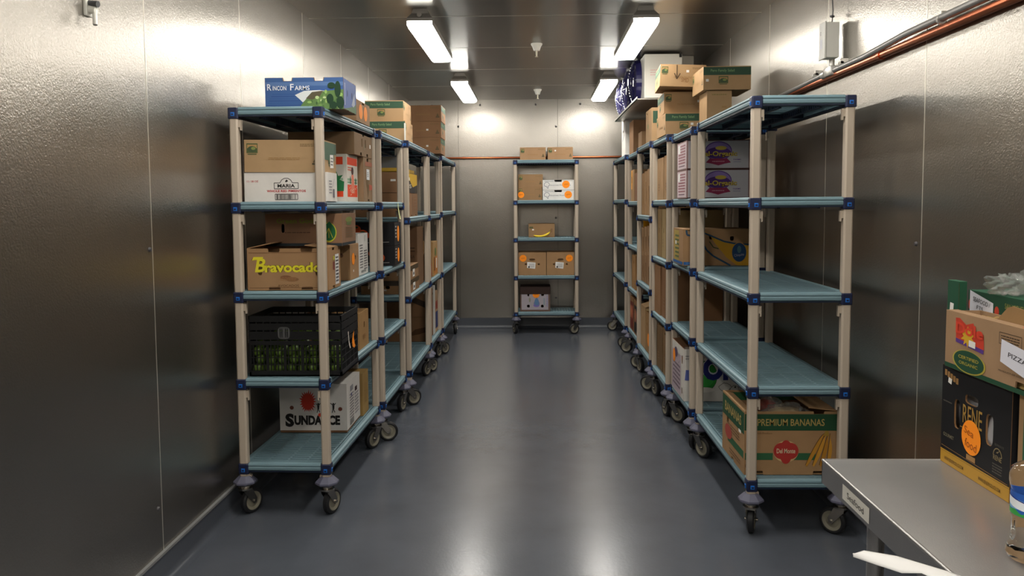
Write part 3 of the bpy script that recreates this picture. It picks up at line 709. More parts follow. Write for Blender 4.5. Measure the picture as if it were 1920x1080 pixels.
# ---- left row, third unit
z = L4L[2]+DT
def ban(p, F):
    f = F['F']; p.rect('price_label', f, .78, .60, .10, .10, WHT, 2); p.poly('artwork', f, [(.14, .98), (.45, .98), (.30, .86), (.14, .80)], '2b241f', 1)
    g = F['R']; p.rect('artwork', g, .5, .5, .99, .98, '3a3128', 0); p.poly('artwork', g, [(.30, .98), (.98, .98), (.98, .45), (.62, .30), (.40, .62)], 'c9a02c', 1); p.text('lettering', g, 'NS', .32, .34, .36, .2, 'd5d0c4', 3)
    p.rect('label', g, .22, .70, .34, .16, 'd8d2c0', 3); p.rect('artwork', g, .62, .15, .3, .3, '2a2a2c', 2); p.ell('artwork', g, .2, .14, .12, .12, 'c8c08a', 2)
carton('brown carton with black and yellow side, upper of a pair, third left unit', -1.375, -.985, 6.06, 6.72, z+.186, .155, '9a6a42', 'open', art=ban, holes=(('F', .46, .22, .012, .03),), flapcol='b8902a')
r = thing('carton_lid', 'flattened yellow and black carton lid lying on the brown cartons of the third left unit', 'lid', (-1.19, 6.36, z+.3425))
bm = bmesh.new(); box(bm, -.19, .19, -.30, .30, 0, .004); box(bm, -.19, .19, -.30, -.296, -.0, .030); box(bm, .186, .19, -.30, .30, 0, .030)
fin('lid_panel', bm, mat('yellow_print', 'b48f2a', .6, var=.15, vscale=8), r)
bm = bmesh.new(); plate(bm, Matrix(((1,0,0,0),(0,0,-1,-.3005),(0,1,0,0),(0,0,0,1))), [(-.10, .004), (.02, .004), (-.04, .026), (-.12, .026)], (), .0005); fin('print', bm, ink('26211d'), r)
def dcart(p, F):
    g = F['R']; p.text('lettering', g, 'D', .28, .55, .14, .3, 'c9a02c', 1, .02); p.rect('print_border', g, .58, .5, .02, .98, '5a3c26', 1); p.lines('lettering', g, .8, .5, .2, .7, 5, '7a5634', 1)
carton('brown carton with a yellow letter, lower of the pair on the third left unit', -1.375, -.985, 6.06, 6.72, z, .183, '93643e', art=dcart, notch=(('R', .5, .04, .012, 'b'), ('R', .85, .04, .012, 'b')), holes=(('F', .5, .45, .012, .02),))
# clear plastic bin on top
r = thing('plastic_bin', 'clear frosted plastic bin turned over on the cartons of the third left unit', 'bin', (-1.15, 6.42, z+.3475))
bm = bmesh.new(); loft(bm, [octo(.085, .02, 0), octo(.074, .018, .125), octo(.070, .018, .127), octo(.081, .018, .002)], 0, False); 
f_ = [bm.verts.new(p) for p in octo(.073, .018, .126)]; bm.faces.new(f_)
fin('bin_shell', bm, mat('frosted_plastic', (.72, .74, .78), .25, trans=.35, alpha=.7), r)
r = thing('plastic_bin', 'clear frosted plastic bin at the far end of the third left unit', 'bin', (-1.15, 6.85, z))
bm = bmesh.new(); loft(bm, [octo(.095, .02, 0), octo(.11, .018, .36), octo(.107, .018, .36), octo(.092, .018, .004)], 0, False)
f_ = [bm.verts.new(p) for p in octo(.093, .018, .003)]; bm.faces.new(f_)
fin('bin_shell', bm, MC['frosted_plastic'], r)
z = L4L[1]+DT
def lowb(s):
    def art(p, F):
        p.rect('dark_band', F['F'], .5, .80, .998, .36, '3a3028', 0); p.rect('dark_band', F['R'], .5, .80, .99, .36, '4a3c28', 0); p.rect('label', F['R'], .45, .40, .22, .56, WHT, 2); p.rect('label', F['R'], .45, .35, .12, .2, '3a3a3a', 3)
        p.rect('price_label', F['F'], .5, .3, .05, .12, 'c8c2b8', 1)
    return art
carton('flat brown dark-banded carton, lower of two, third left unit, middle shelf', -1.34, -.965, 6.10, 6.62, z, .105, '94683f', art=lowb(0), holes=(('F', .55, .5, .016, .012),))
carton('flat brown dark-banded carton, upper of two, third left unit, middle shelf', -1.34, -.965, 6.10, 6.58, z+.107, .105, '9a6e44', art=lowb(1), holes=(('F', .55, .45, .016, .012),))
carton('tall dark brown carton behind the two flat cartons on the third left unit', -1.37, -.99, 6.70, 7.07, z, .50, '7c5636', art=lambda p, F: (p.lines('lettering', F['F'], .80, .62, .3, .10, 2, '4a3422', 1, 2), p.text('lettering', F['F'], 'COLA', .84, .5, .2, .05, '4a3422', 1)))
# ---- left row, fourth unit
z = L4L[1]+DT
def colo(c1, c2):
    def art(p, F):
        g = F['R']; p.rect('artwork', g, .5, .3, .96, .5, c1, 0); p.ell('artwork', g, .5, .7, .2, .12, c2, 1); p.rect('label', g, .7, .35, .2, .3, WHT, 2); p.rect('artwork', g, .25, .35, .16, .4, '3a2c2a', 2)
    return art
carton('printed orange and brown carton, nearer of two, fourth left unit, middle shelf', -1.36, -.98, 7.24, 7.56, z, .235, 'a5743f', art=colo('9a4f2c', 'd98a2c'))
carton('taller printed kraft carton, farther of two, fourth left unit, middle shelf', -1.36, -.97, 7.60, 7.93, z, .33, 'b98a4e', art=colo('c07a34', '5a6a34'), holes=(('R', .4, .75, .012, .016),))
z = L4L[0]+DT
carton('big brown carton, lower of the stack, fourth left unit, bottom shelf', -1.365, -.985, 7.24, 7.62, z, .225, '8a5e38', art=lambda p, F: (p.poly('artwork', F['F'], [(.5, .2), (.7, .5), (.98, .6), (.98, .4), (.8, .3)], '54381f', 1),))
carton('big brown carton, upper of the stack, fourth left unit, bottom shelf', -1.365, -.985, 7.24, 7.62, z+.227, .225, '8a5e38', art=lambda p, F: (p.poly('artwork', F['F'], [(.5, .7), (.98, .35), (.98, .6), (.7, .8)], '3a2c22', 1),))
carton('tall white-edged carton with a dark emblem, fourth left unit, bottom shelf', -1.365, -.975, 7.63, 7.73, z, .47, 'c9c5bf', art=lambda p, F: (p.ell('emblem', F['F'], .92, .85, .06, .06, '3a3a40', 1),))
carton('narrow carton with blue and red print at the far end, fourth left unit, bottom shelf', -1.365, -.975, 7.74, 7.94, z, .40, 'b08a60', art=lambda p, F: (p.rect('artwork', F['R'], .5, .3, .9, .4, '2f3a6a', 0), p.rect('artwork', F['R'], .5, .66, .8, .2, '8a3a2c', 0)))
# ---- left row, on the top shelves
z = L4L[3]+DT
carton('salad carton with a green band, lower of two atop the third left unit', -1.265, -.972, 6.05, 6.42, z, .150, 'b88c5a', art=salad_art('band'))
carton('salad carton with a green band, upper of two atop the third left unit', -1.275, -.985, 6.06, 6.43, z+.151, .150, 'b88c5a', art=salad_art('band'))
for i, w_ in enumerate(('lowest', 'middle', 'topmost')):
    carton('brown salad carton, %s of three atop the fourth left unit' % w_, -1.22, -.885+.004*i, 7.60, 7.96-.01*i, z+.1515*i, .150, '9c6b42', art=salad_art('side', dot=(.62, .48) if i < 2 else None), group=None)
r = thing('tag', 'thin white strip standing on the near corner of the third left unit', 'tag', (-.965, 6.0, z-.004))
bm = bmesh.new(); box(bm, -.006, .006, -.001, .001, 0, .13); fin('strip', bm, ink('e8e4da'), r)
# yellow tag on the second unit's lip
r = thing('paper_tag', 'pale yellow paper tag hanging from a shelf edge of the second left unit', 'tag', (-.965, 5.62, 1.545))
bm = bmesh.new(); pts = [(0, 0), (0, -.04), (.008, -.08), (.018, -.115)]
loft(bm, [[(.004+a*.6, -.012-a*.4+.02*i/3, b) for a, b in ((pts[i][0], pts[i][1]),) for _ in (0,)] + [(.004+a*.6, .012+a*.2+.03*i/3, b) for a, b in ((pts[i][0], pts[i][1]),)] for i in range(4)], 0, False, False)
fin('tag_sheet', bm, ink('d9e0a0'), r)

# ---- right row, first unit
z = .239+DT
def premium(p, F):
    f = F['F']; p.rect('green_band', f, .5, .83, .999, .26, '244a30', 0); p.text('lettering', f, 'PREMIUM BANANAS', .50, .83, .72, .11, 'b39a5a', 2, .008)
    p.rect('green_band', f, .16, .29, .30, .11, '2f5c3c', 0); p.rect('green_band', f, .62, .29, .30, .11, '2f5c3c', 0); p.text('lettering', f, 'Farm Fresh Produce', .17, .66, .26, .03, '7a5a38', 1)
    p.ell('emblem', f, .45, .37, .135, .17, 'c8a878', 2)
    for u, v, a, b in ((.40, .38, .085, .13), (.50, .38, .085, .13), (.45, .43, .06, .12), (.45, .33, .065, .155)): p.ell('emblem', f, u, v, a, b, 'a5322c', 4)
    p.text('lettering', f, 'Del Monte', .45, .38, .20, .075, 'd6c2a0', 6, .012)
    p.circ('emblem', f, .04, .14, .012, '6a4e34', 1); p.circ('emblem', f, .04, .14, .009, 'a97b4b', 2)
    for i in range(4):
        a = -.10*i; pts = []
        for q in range(9): t_ = q/8; pts.append((.86+.02*i-(.20-.035*i)*t_**1.1+.02*i*t_, .66-(.50)*t_**(1.5-.1*i)))
        pts = pts+[(x+.035*math.sin(math.pi*min(1, (8-k_)/8+.12))+.006, y-.03) for k_, (x, y) in list(enumerate(pts))[::-1]]
        p.poly('artwork', f, pts, ('b8822c', 'c48c30', 'ad7828', 'c08a34')[i], 3+i)
        p.line('artwork', f, pts[:9], .0022, '4a3418', 8)
    p.poly('artwork', f, [(.845, .62), (.87, .70), (.90, .70), (.91, .62)], '9a7a30', 9)
    g = F['L']; p.rect('green_band', g, .5, .80, .98, .34, '244a30', 0); p.text('lettering', g, 'BANANAS', .5, .80, .74, .16, 'b39a5a', 2); p.rect('green_band', g, .62, .30, .7, .12, '2f5c3c', 0)
    p.lines('lettering', g, .5, .5, .6, .14, 3, '6a4e34', 1); p.ell('emblem', g, .3, .4, .16, .12, 'a5463c', 2); p.rect('price_label', g, .82, .62, .1, .05, WHT, 3); p.lines('lettering', g, .6, .12, .5, .1, 2, '6a4e34', 1)
bx = carton('open banana carton with green bands and red emblem, nearest right unit, bottom shelf', .966, 1.392, 3.672, 4.10, z, .298, 'a97b4b', 'open', holes=(('L', .25, .60, .018, .018), ('L', .6, .28, .012, .016)), notch=(('F', .17, .035, .018, 'b'), ('F', .80, .05, .018, 'b'), ('F', .80, .05, .012, 't'), ('L', .5, .05, .015, 'b')), art=premium)
p = Print(); fi = Face(Matrix(((1,0,0,-.213),(0,0,-1,.214-.0052),(0,1,0,0),(0,0,0,1))), .426, .298); p.rect('inner_green_band', fi, .5, .90, .96, .14, '2f5c3c', 0); p.build(bx)
bm = bmesh.new(); box(bm, 0, .13, -.20, .20, -.002, .002); bmesh.ops.transform(bm, matrix=Matrix.Translation((.213, 0, .298)) @ Matrix.Rotation(.12, 4, 'Y') @ Matrix.Rotation(math.pi, 4, 'Z'), verts=bm.verts); fin('flap', bm, kraft('a97b4b'), bx)
bm = bmesh.new(); box(bm, 0, .05, -.20, .20, -.002, .002); bmesh.ops.transform(bm, matrix=Matrix.Translation((-.213, 0, .298)) @ Matrix.Rotation(.25, 4, 'Y'), verts=bm.verts); fin('flap', bm, kraft('a97b4b'), bx)
def crumple(bm, c, r, seed=0, nx=28, ny=18, amp=.25, flat=.1):
    rn = random.Random(seed); ph = [(rn.uniform(2, 9), rn.uniform(2, 9), rn.uniform(0, 6)) for _ in range(9)]; rings = []
    for j in range(1, ny):
        th = math.pi*j/ny; ring = []
        for i in range(nx):
            a = 2*math.pi*i/nx; d = 1+sum(math.sin(p_*a*1+q*th+s_)*amp/6 for p_, q, s_ in [(round(x), y, s2) for x, y, s2 in ph])
            ring.append((c[0]+r[0]*math.sin(th)*math.cos(a)*d, c[1]+r[1]*math.sin(th)*math.sin(a)*d, max(c[2]+r[2]*math.cos(th)*d, c[2]-r[2]*(1-flat))))
        rings.append(ring)
    loft(bm, rings)
M_bag = mat('clear_bag_film', (.93, .93, .92), .12, trans=.75, ior=1.12, bump=.4, bscale=35, alpha=.55)
M_bread = mat('bread', (.80, .68, .48), .7, var=.2, vscale=20)
def bagged(nm, label, loc, r, seed, core, rz=0):
    t_ = thing(nm, label, 'bag', loc, rz)
    bm = bmesh.new(); crumple(bm, (0, 0, r[2]), r, seed, 36, 22, .42, .05); fin('bag', bm, M_bag, t_, True)
    bm = bmesh.new(); crumple(bm, (0, 0, r[2]*.85), (r[0]*.82, r[1]*.8, r[2]*.72), seed+1, 28, 16, .12, .05); fin('contents', bm, core, t_, True)
    return t_
bagged('bread_bag', 'clear plastic bag of pale bread rolls lying in the open banana carton', (1.19, 3.80, z+.215), (.10, .075, .045), 3, M_bread, .2)
bagged('bread_bag', 'bag with a red wrapper beside the bread rolls in the open banana carton', (1.14, 3.93, z+.225), (.06, .06, .04), 8, mat('red_wrap', (.70, .22, .14), .5))
# filling inside so that the bags rest on something
r = thing('paper_filler', 'crumpled kraft paper filling the open banana carton', 'paper', (1.18, 3.886, z+.006)); bm = bmesh.new(); crumple(bm, (0, 0, .105), (.19, .19, .105), 5, 40, 20, .12, .05); fin('paper', bm, kraft('8a6a44'), r, True)

# ---- right row, second unit
z = 1.53+DT
def cal(p, F):
    f = F['F']; u0 = .50
    p.rect('artwork', f, .5, .5, .96, .94, 'b4b2b8', 0)
    p.ell('emblem', f, u0, .62, .215, .33, '5b3a86', 1); p.ell('emblem', f, u0, .62, .20, .30, '8a74b4', 2); p.ell('emblem', f, u0, .55, .20, .20, '4c2c72', 3); p.ell('emblem', f, u0+.04, .72, .09, .07, 'b8a040', 4)
    p.poly('emblem', f, [(u0-.20, .22), (u0-.14, .36), (u0+.14, .36), (u0+.20, .22), (u0+.10, .18), (u0, .12), (u0-.10, .18)], '8a2c4c', 5)
    p.text('lettering', f, 'Cal-Organic', u0, .50, .60, .22, '5a3a20', 7, .05); p.text('lettering', f, 'Cal-Organic', u0, .50, .60, .22, 'c8b04a', 8, .02)
    p.text('lettering', f, 'FARMS', .80, .32, .12, .05, '5b3a86', 2); p.lines('lettering', f, .80, .24, .12, .04, 1, '77709a', 1); p.lines('lettering', f, u0, .26, .2, .05, 1, 'c89aa8', 8)
    p.rect('print_border', f, .5, .985, .999, .03, '4a2c2a', 2); p.rect('print_border', f, .5, .015, .999, .03, '4a2c2a', 2)
    g = F['L']; p.rect('artwork', g, .5, .5, .9, .92, 'd6c4c8', 0); p.lines('lettering', g, .5, .55, .7, .7, 7, '9a5a64', 1, 3); p.poly('label', g, [(.12, .62), (.36, .60), (.34, .92), (.15, .88)], 'f2f0ee', 3); p.rect('lettering', g, .5, .14, .6, .03, '6a4a5a', 2)
for i, w_ in enumerate(('lower', 'upper')):
    carton('white carton with a purple oval farm emblem, %s of two on the second right unit' % w_, .948, 1.335, 5.03, 5.37, z+.181*i, .179, '9a7470', art=cal, notch=(('F', .30, .022, .010, 't'), ('F', .58, .022, .010, 't'), ('F', .30, .022, .010, 'b'), ('F', .58, .022, .010, 'b')))
z = 1.11+DT
def chiq(p, F):
    f = F['F']
    p.poly('artwork', f, [(.04, .98), (.16, .98), (.22, .90), (.40, .84), (.48, .62), (.66, .22), (.82, 0), (1, 0), (1, .56), (.80, .58), (.60, .70), (.46, .80), (.30, .96)], 'b88a22', 1)
    p.line('artwork', f, [(.05, .97), (.06, .84), (.20, .80), (.28, .66), (.36, .42), (.46, .26), (.62, .10), (.72, .0)], .011, '24455e', 3)
    p.line('artwork', f, [(.10, .97), (.26, .94), (.44, .80), (.62, .66), (.78, .60), (1, .57)], .010, '24455e', 3)
    p.line('artwork', f, [(.40, .66), (.46, .50), (.54, .46)], .006, '3c4a2c', 3)
    p.ell('emblem', f, .85, .36, .115, .27, 'b88a22', 3); p.ell('emblem', f, .85, .36, .108, .26, '1f3f63', 4); p.ell('emblem', f, .85, .44, .03, .10, '4a6a70', 5); p.text('lettering', f, 'Chiquita', .85, .28, .15, .09, '8a8a9a', 6, .01, .15)
    p.rect('green_band', f, .16, .06, .30, .08, '2a5a94', 4); p.text('lettering', f, 'Chiquita Brands', .16, .06, .22, .045, '6a8ab4', 5)
    p.poly('emblem', f, [(.12, .26), (.15, .26), (.15, .20), (.135, .17), (.12, .20)], '6a4a30', 2); p.lines('lettering', f, .14, .13, .1, .02, 1, '6a4a30', 2)
    g = F['L']; p.rect('artwork', g, .35, .5, .5, .9, 'a58f4a', 0); p.lines('lettering', g, .4, .5, .4, .7, 6, '5a6a4a', 1); p.rect('green_band', g, .5, .06, .98, .08, '2a5a94', 4); p.rect('price_label', g, .3, .6, .12, .1, WHT, 3)
bx = carton('banana carton with a yellow swoosh and dark blue oval emblem on the second right unit', .925, 1.335, 5.02, 5.36, z, .228, 'a87a4c', 'closed', holes=(('F', .42, .78, .010, .014), ('F', .74, .74, .012, .014), ('L', .3, .7, .012, .012)), art=chiq)
z = .239+DT
def ola(p, F):
    f = F['F']
    p.ell('artwork', f, .32, .48, .215, .30, INKB, 1); p.ell('artwork', f, .32, .48, .208, .288, '2f8a34', 2); p.ell('artwork', f, .33, .40, .14, .12, '3da045', 3); p.ell('artwork', f, .33, .22, .16, .05, 'd6d0c8', 4)
    p.text('lettering', f, 'Olu', .60, .62, .62, .46, 'cfd0d8', 5, .09); p.text('lettering', f, 'Olu', .60, .62, .60, .44, '222a6c', 6, .06)
    for (u, v, a, b) in ((.66, .27, .10, .08), (.82, .20, .10, .10), (.95, .26, .08, .08)):
        pts = [(u+a*math.cos(t*.6)*(1+.12*math.sin(3*t)), v+b*math.sin(t*.6)*(1+.12*math.cos(4*t))) for t in range(11)]; p.outline('artwork', f, pts, .003, '55504e', 6)
    p.poly('artwork', f, [(.80, .26), (.84, .26), (.82, .30)], INKB, 7); p.poly('artwork', f, [(.76, .16), (.79, .17), (.77, .19)], INKB, 7); p.poly('artwork', f, [(.85, .16), (.88, .17), (.86, .19)], INKB, 7)
    p.lines('lettering', f, .1, .84, .16, .1, 2, '8a8688', 1); 
    g = F['L']; p.rect('artwork', g, .38, .42, .74, .80, 'b0a0a8', 0); p.lines('lettering', g, .4, .36, .6, .5, 6, '6a5a64', 1); sticker(p, g, .2, .70, .045, scrawl=0); p.ell('artwork', g, .36, .8, .13, .10, '5a4a62', 2)
bx = carton('white melon carton with blue and green lettering, second right unit, bottom shelf', .945, 1.34, 5.06, 5.50, z, .335, 'cbc5be', 'open', art=ola, holes=(('L', .85, .76, .016, .028), ('L', .85, .16, .012, .02)), notch=(('F', .42, .22, .03, 't'),), inner='8a5c3c')
p = Print(); f_ = Face(Matrix(((1,0,0,-.1975),(0,0,-1,-.22),(0,1,0,0),(0,0,0,1))), .395, .335); p.rect('label', f_, .07, .50, .10, .20, '5560a0', 8, -.1); p.build(bx)
bagged('fruit_bag', 'bag of red fruit inside the white melon carton on the second right unit', (1.02, 5.22, z+.20), (.07, .07, .055), 12, mat('red_fruit', (.78, .25, .18), .5, var=.2, vscale=30))
r = thing('paper_filler', 'crumpled kraft paper filling the white melon carton', 'paper', (1.14, 5.28, z+.006)); bm = bmesh.new(); crumple(bm, (0, 0, .098), (.16, .19, .098), 6, 40, 20, .10, .05); fin('paper', bm, kraft('8a6a44'), r, True)

# ---- right row, third unit
def seamy(p, F):
    p.line('print_border', F['L'], [(.5, .02), (.5, .98)], .002, '7a5634', 1); p.lines('lettering', F['L'], .3, .3, .2, .2, 3, '7a5a38', 1)
z = 1.525+DT
carton('tall kraft carton, nearer of two, third right unit, fourth shelf', .965, 1.33, 5.73, 6.01, z, .325, 'a67a4c', art=seamy)
carton('tall kraft carton with a torn corner, farther of two, third right unit, fourth shelf', .962, 1.33, 6.03, 6.32, z, .318, 'b08454', 'flap', art=seamy, holes=(('L', .5, .5, .006, .06),))
z = 1.091+DT
for i, (a, b, h_, c, w_) in enumerate(((5.72, 5.90, .36, '9a7c4c', 'nearest'), (5.92, 6.10, .372, 'a5854f', 'middle'), (6.12, 6.31, .365, '94703f', 'farthest'))):
    carton('narrow upright kraft carton, %s of three, third right unit, third shelf' % w_, .965, 1.34, a, b, z, h_, c, holes=(('L', .45, .55, .01, .02),), art=seamy)
z = .652+DT
carton('tall red-brown carton, nearer of two, third right unit, second shelf', .955, 1.34, 5.72, 6.02, z, .378, '8e5e38', art=seamy)
carton('tall red-brown carton, farther of two, third right unit, second shelf', .945, 1.34, 6.04, 6.32, z, .370, '96663c', art=seamy)
z = .217+DT
carton('upright brown carton, third right unit, bottom shelf, nearer half', .965, 1.34, 5.72, 6.02, z, .37, '8a6236', art=seamy, holes=(('L', .3, .85, .02, .01),))
carton('upright brown carton, third right unit, bottom shelf, farther half', .965, 1.34, 6.04, 6.32, z, .33, '7d5a34', art=seamy)
# ---- right row, fourth unit: columns of upright cartons
for zl, h_, nm, c in ((1.40, .40, 'upper', 'a97a4a'), (.81, .26, 'middle', '94683e')):
    z = zl+DT; k = 0
    for a in (6.53, 6.71, 6.89, 7.07):
        w_ = ('nearest', 'second', 'third', 'farthest')[k]; hh = h_-.012*k
        carton('narrow brown carton with a tall slot, %s of four, fourth right unit, %s shelf' % (w_, nm), .96, 1.33, a, a+.145, z, hh, c, holes=(('L', .65, .38 if k % 2 else .5, .022, hh*.26),)); k += 1
    if nm == 'middle':
        for k, a in enumerate((6.53, 6.71, 6.89, 7.07)):
            w_ = ('nearest', 'second', 'third', 'farthest')[k]
            carton('brown carton stacked over the middle row, fourth right unit, %s of four' % w_, .96, 1.33, a, a+.145, z+.262-.012*k, .25, 'a07448', holes=(('L', .65, .4, .022, .07),))
z = .235+DT
def oneSt(p, F): sticker(p, F['L'], .52, .34, .055, scrawl=0)
carton('kraft carton with one orange sticker, fourth right unit, bottom shelf', .955, 1.33, 6.55, 6.90, z, .34, 'a5753f', 'flap', art=oneSt, holes=(('L', .3, .7, .012, .014),))
carton('pale kraft carton with a raised flap at the far end, fourth right unit, bottom shelf', .955, 1.33, 6.92, 7.20, z, .36, 'b48a58', 'flaps', art=lambda p, F: p.rect('label', F['F'], .12, .9, .2, .12, 'd6c08a', 1), holes=(('L', .4, .7, .012, .014),))
# ---- right row, fifth unit
z = 1.522+DT
carton('orange-edged carton standing at the far end of the fourth shelf, fifth right unit', .972, 1.35, 7.86, 8.10, z, .31, 'a87c4e', 'open', art=lambda p, F: (p.rect('artwork', F['L'], .18, .68, .36, .6, 'e09a2c', 0), p.rect('artwork', F['L'], .2, .68, .1, .2, '2c2824', 1)))
carton('open brown carton, fifth right unit, fourth shelf', .975, 1.35, 7.62, 7.84, z, .27, '8c5c3a', 'open')
def yel(p, F):
    for k_ in 'LF': p.rect('artwork', F[k_], .5, .6, .96, .78, 'e2a41e', 0); p.rect('artwork', F[k_], .5, .12, .96, .16, 'dcdcdc', 1); p.ell('artwork', F[k_], .5, .66, .12, .1, '2c2824', 2)
carton('bright yellow carton, fifth right unit, fourth shelf', .985, 1.33, 7.40, 7.60, z, .225, 'c99a30', art=yel)
z = 1.088+DT
carton('tall bright yellow carton, fifth right unit, third shelf', .985, 1.33, 7.44, 7.62, z, .375, 'c99a30', art=yel)
carton('brown carton behind the tall yellow one, fifth right unit, third shelf', 1.0, 1.33, 7.64, 7.78, z, .34, '8c6238')
z = .66+DT
carton('kraft carton with a small round hole, farther of two, fifth right unit, second shelf', .972, 1.35, 7.74, 8.02, z, .33, 'a8743c', holes=(('L', .5, .8, .014, .016),))
carton('creased brown carton, nearer of two, fifth right unit, second shelf', .99, 1.35, 7.42, 7.70, z, .29, 'a07c5c', 'flaps')
z = .239+DT
def red(c):
    def art(p, F):
        g = F['L']; p.rect('artwork', g, .5, .45, .96, .8, c, 0)
        for u in (.25, .6): p.ell('orange_sticker', g, u, .55, .09, .2, 'e8926a', 2); 
    return art
carton('dark red printed carton at the far end, fifth right unit, bottom shelf', .965, 1.35, 7.82, 8.10, z, .335, '9a6a3c', 'flap', art=red('6e2c22'))
carton('dark printed carton with pale orange stickers, near end, fifth right unit, bottom shelf', .965, 1.35, 7.42, 7.78, z, .33, '9a6a3c', 'flap', art=red('2c2420'))
# ---- right row, on the top shelves
z = 1.985+DT
carton('salad carton with a green band, bottom of three atop the third right unit', .925, 1.235, 5.72, 6.12, z, .150, 'b88c5a', art=salad_art('band', dot=(.60, .48)))
carton('salad carton lying crooked in the middle of three atop the third right unit', .93, 1.24, 5.76, 6.16, z+.152, .150, 'b88c5a', art=salad_art('side', dot=(.78, .55)), yaw=-.04)
carton('tilted salad carton with a drawn arrow, highest of three, third right unit', .88, 1.19, 5.62, 6.00, z+.318, .150, 'bb8f5c', art=salad_art('side', arrow=True, dot=(.60, .70)), yaw=-.06, tilt=(0, .045))
carton('upright kraft carton atop the second right unit, propping the wide green-banded one', 1.125, 1.285, 5.30, 5.54, 1.965+DT, .265, 'b88c5a', art=lambda p, F: (p.lines('lettering', F['F'], .5, .9, .6, .06, 1, '8a7a4a', 1), p.lines('lettering', F['F'], .7, .5, .2, .3, 3, 'a07c50', 1)))
carton('wide green-banded salad carton lying on the upright kraft carton, right row', 1.095, 1.40, 5.27, 5.63, 1.965+DT+.266, .150, 'b88c5a', art=salad_art('band', dot=(.08, .40)))
z = 2.0+DT
carton('upright salad carton with a green patch atop the fourth right unit', .945, 1.25, 6.52, 6.86, z, .268, 'b88c5a', art=lambda p, F: (p.rect('green_band', F['F'], .22, .72, .38, .36, '37523f', 0), p.ell('emblem', F['L'], .4, .5, .10, .08, '7a7a44', 1)), holes=(('L', .2, .9, .02, .008),))
carton('small plain carton in front of the tall dark one atop the fifth right unit', .985, 1.22, 7.42, 7.66, 1.99+DT, .17, 'a5784c')
carton('tall brown carton atop the fifth right unit beneath the cooling fans', .957, 1.26, 7.82, 8.14, 1.99+DT, .315, '9a6c44', holes=(('L', .25, .7, .01, .012),))
def whb(p, F): p.text('lettering', F['F'], 'COCO', .5, .90, .5, .08, '6a6a6a', 1); p.rect('artwork', F['L'], .4, .68, .2, .06, '4a4a4c', 1); p.rect('artwork', F['L'], .5, .5, .5, .06, '9aa0a8', 1, .4)
carton('tall white carton atop the last right unit, behind the tall brown one', .952, 1.25, 8.46, 8.80, 2.01+DT, .375, 'e4e0da', art=whb)

# ---- the unit against the back wall
def z_(i): return (.235, .664, 1.11, 1.547, 2.015)[i]+DT
carton('small salad carton atop the unit against the back wall, left one', -.167, .131, 9.385, 9.70, z_(4), .145, 'b08256', art=salad_art('side'))
carton('small salad carton with a white dot, atop the back unit, right one', .156, .448, 9.385, 9.70, z_(4), .145, 'b08256', art=salad_art('side', dot=(.30, .72)))
carton('brown carton with an orange sticker, lower of the left pair, back unit', -.192, .088, 9.40, 9.72, z_(3), .150, '9a7248', art=salad_art('none', sticker_at=(.12, .42, .037)))
carton('brown carton, upper one of the left pair on the back unit', -.190, .098, 9.405, 9.72, z_(3)+.151, .150, '9c744a', art=salad_art('side'))
def mush(sx):
    def art(p, F):
        f = F['F']; p.rect('print_border', f, .5, .985, .999, .03, '8a8680', 0)
        pts = [(.13+.085*math.cos(t), .48+.26*math.sin(t)) for t in [math.pi*i/9 for i in range(10)]]+[(.06, .36), (.12, .34), (.15, .14), (.18, .16), (.16, .34), (.20, .38)]
        p.outline('emblem', f, pts, .0045, '3f4c68', 1); p.text('lettering', f, 'Gourmet Mushrooms', .56, .46, .66, .13, '5f6470', 1, .0)
        p.lines('lettering', f, .2, .84, .3, .12, 2, '8a8e94', 1); p.lines('lettering', f, .8, .88, .3, .06, 1, '8a8e94', 1); sticker(p, f, sx, .52, .044)
    return art
carton('white mushroom carton with an orange sticker, lower of two on the back unit', .096, .463, 9.40, 9.70, z_(3), .118, 'e2e0dc', art=mush(.81), notch=(('F', .49, .09, .022, 't'),))
carton('white mushroom carton with an orange sticker, upper of two on the back unit', .096, .463, 9.40, 9.70, z_(3)+.119, .118, 'e2e0dc', art=mush(.74), notch=(('F', .49, .09, .022, 't'),))
carton('small open kraft carton behind the banana on the back unit', -.072, .234, 9.44, 9.72, z_(2), .158, '9c744a', 'open', art=lambda p, F: (p.rect('emblem', F['F'], .10, .72, .14, .14, '5a5a3a', 1), p.rect('price_label', F['F'], .17, .56, .07, .09, WHT, 1), p.lines('lettering', F['F'], .88, .5, .06, .3, 3, '6a4a30', 1)))
# banana
r = thing('banana', 'single yellow banana lying in front of a small kraft carton on the back unit', 'banana', (.08, 9.405, z_(2)))
bm = bmesh.new(); rings = []
n = 16
for i in range(n+1):
    t_ = i/n; a = -.55+1.75*t_; cx = .125*math.sin(a)*1.05-.005; cz = .135-.118*math.cos(a)
    rad = .017*min(1, .25+5*t_)*(1 if t_ < .8 else max(.28, 1-(t_-.8)*4)); d = Vector((math.cos(a), 0, math.sin(a))); nv = Vector((-math.sin(a), 0, math.cos(a)))
    rings.append([Vector((cx-.02, 0, cz))+nv*rad*math.cos(q)*.95+Vector((0, 1, 0))*rad*math.sin(q) for q in [2*math.pi*k/10 for k in range(10)]])
loft(bm, rings); mz = min(v.co.z for v in bm.verts)
for v in bm.verts: v.co.z -= mz; v.co.z *= .72
fin('peel', bm, mat('banana_skin', (.93, .80, .22), .4, var=.06, vscale=30), r, True)
bm = bmesh.new(); e = rings[-1]; c = sum((Vector(v) for v in e), Vector())/10; c.z = (c.z-mz)*.72; tube(bm, [c, c+Vector((.004, 0, .022))], .005, 8); fin('stem', bm, mat('banana_stem', (.55, .50, .20), .6), r, True)
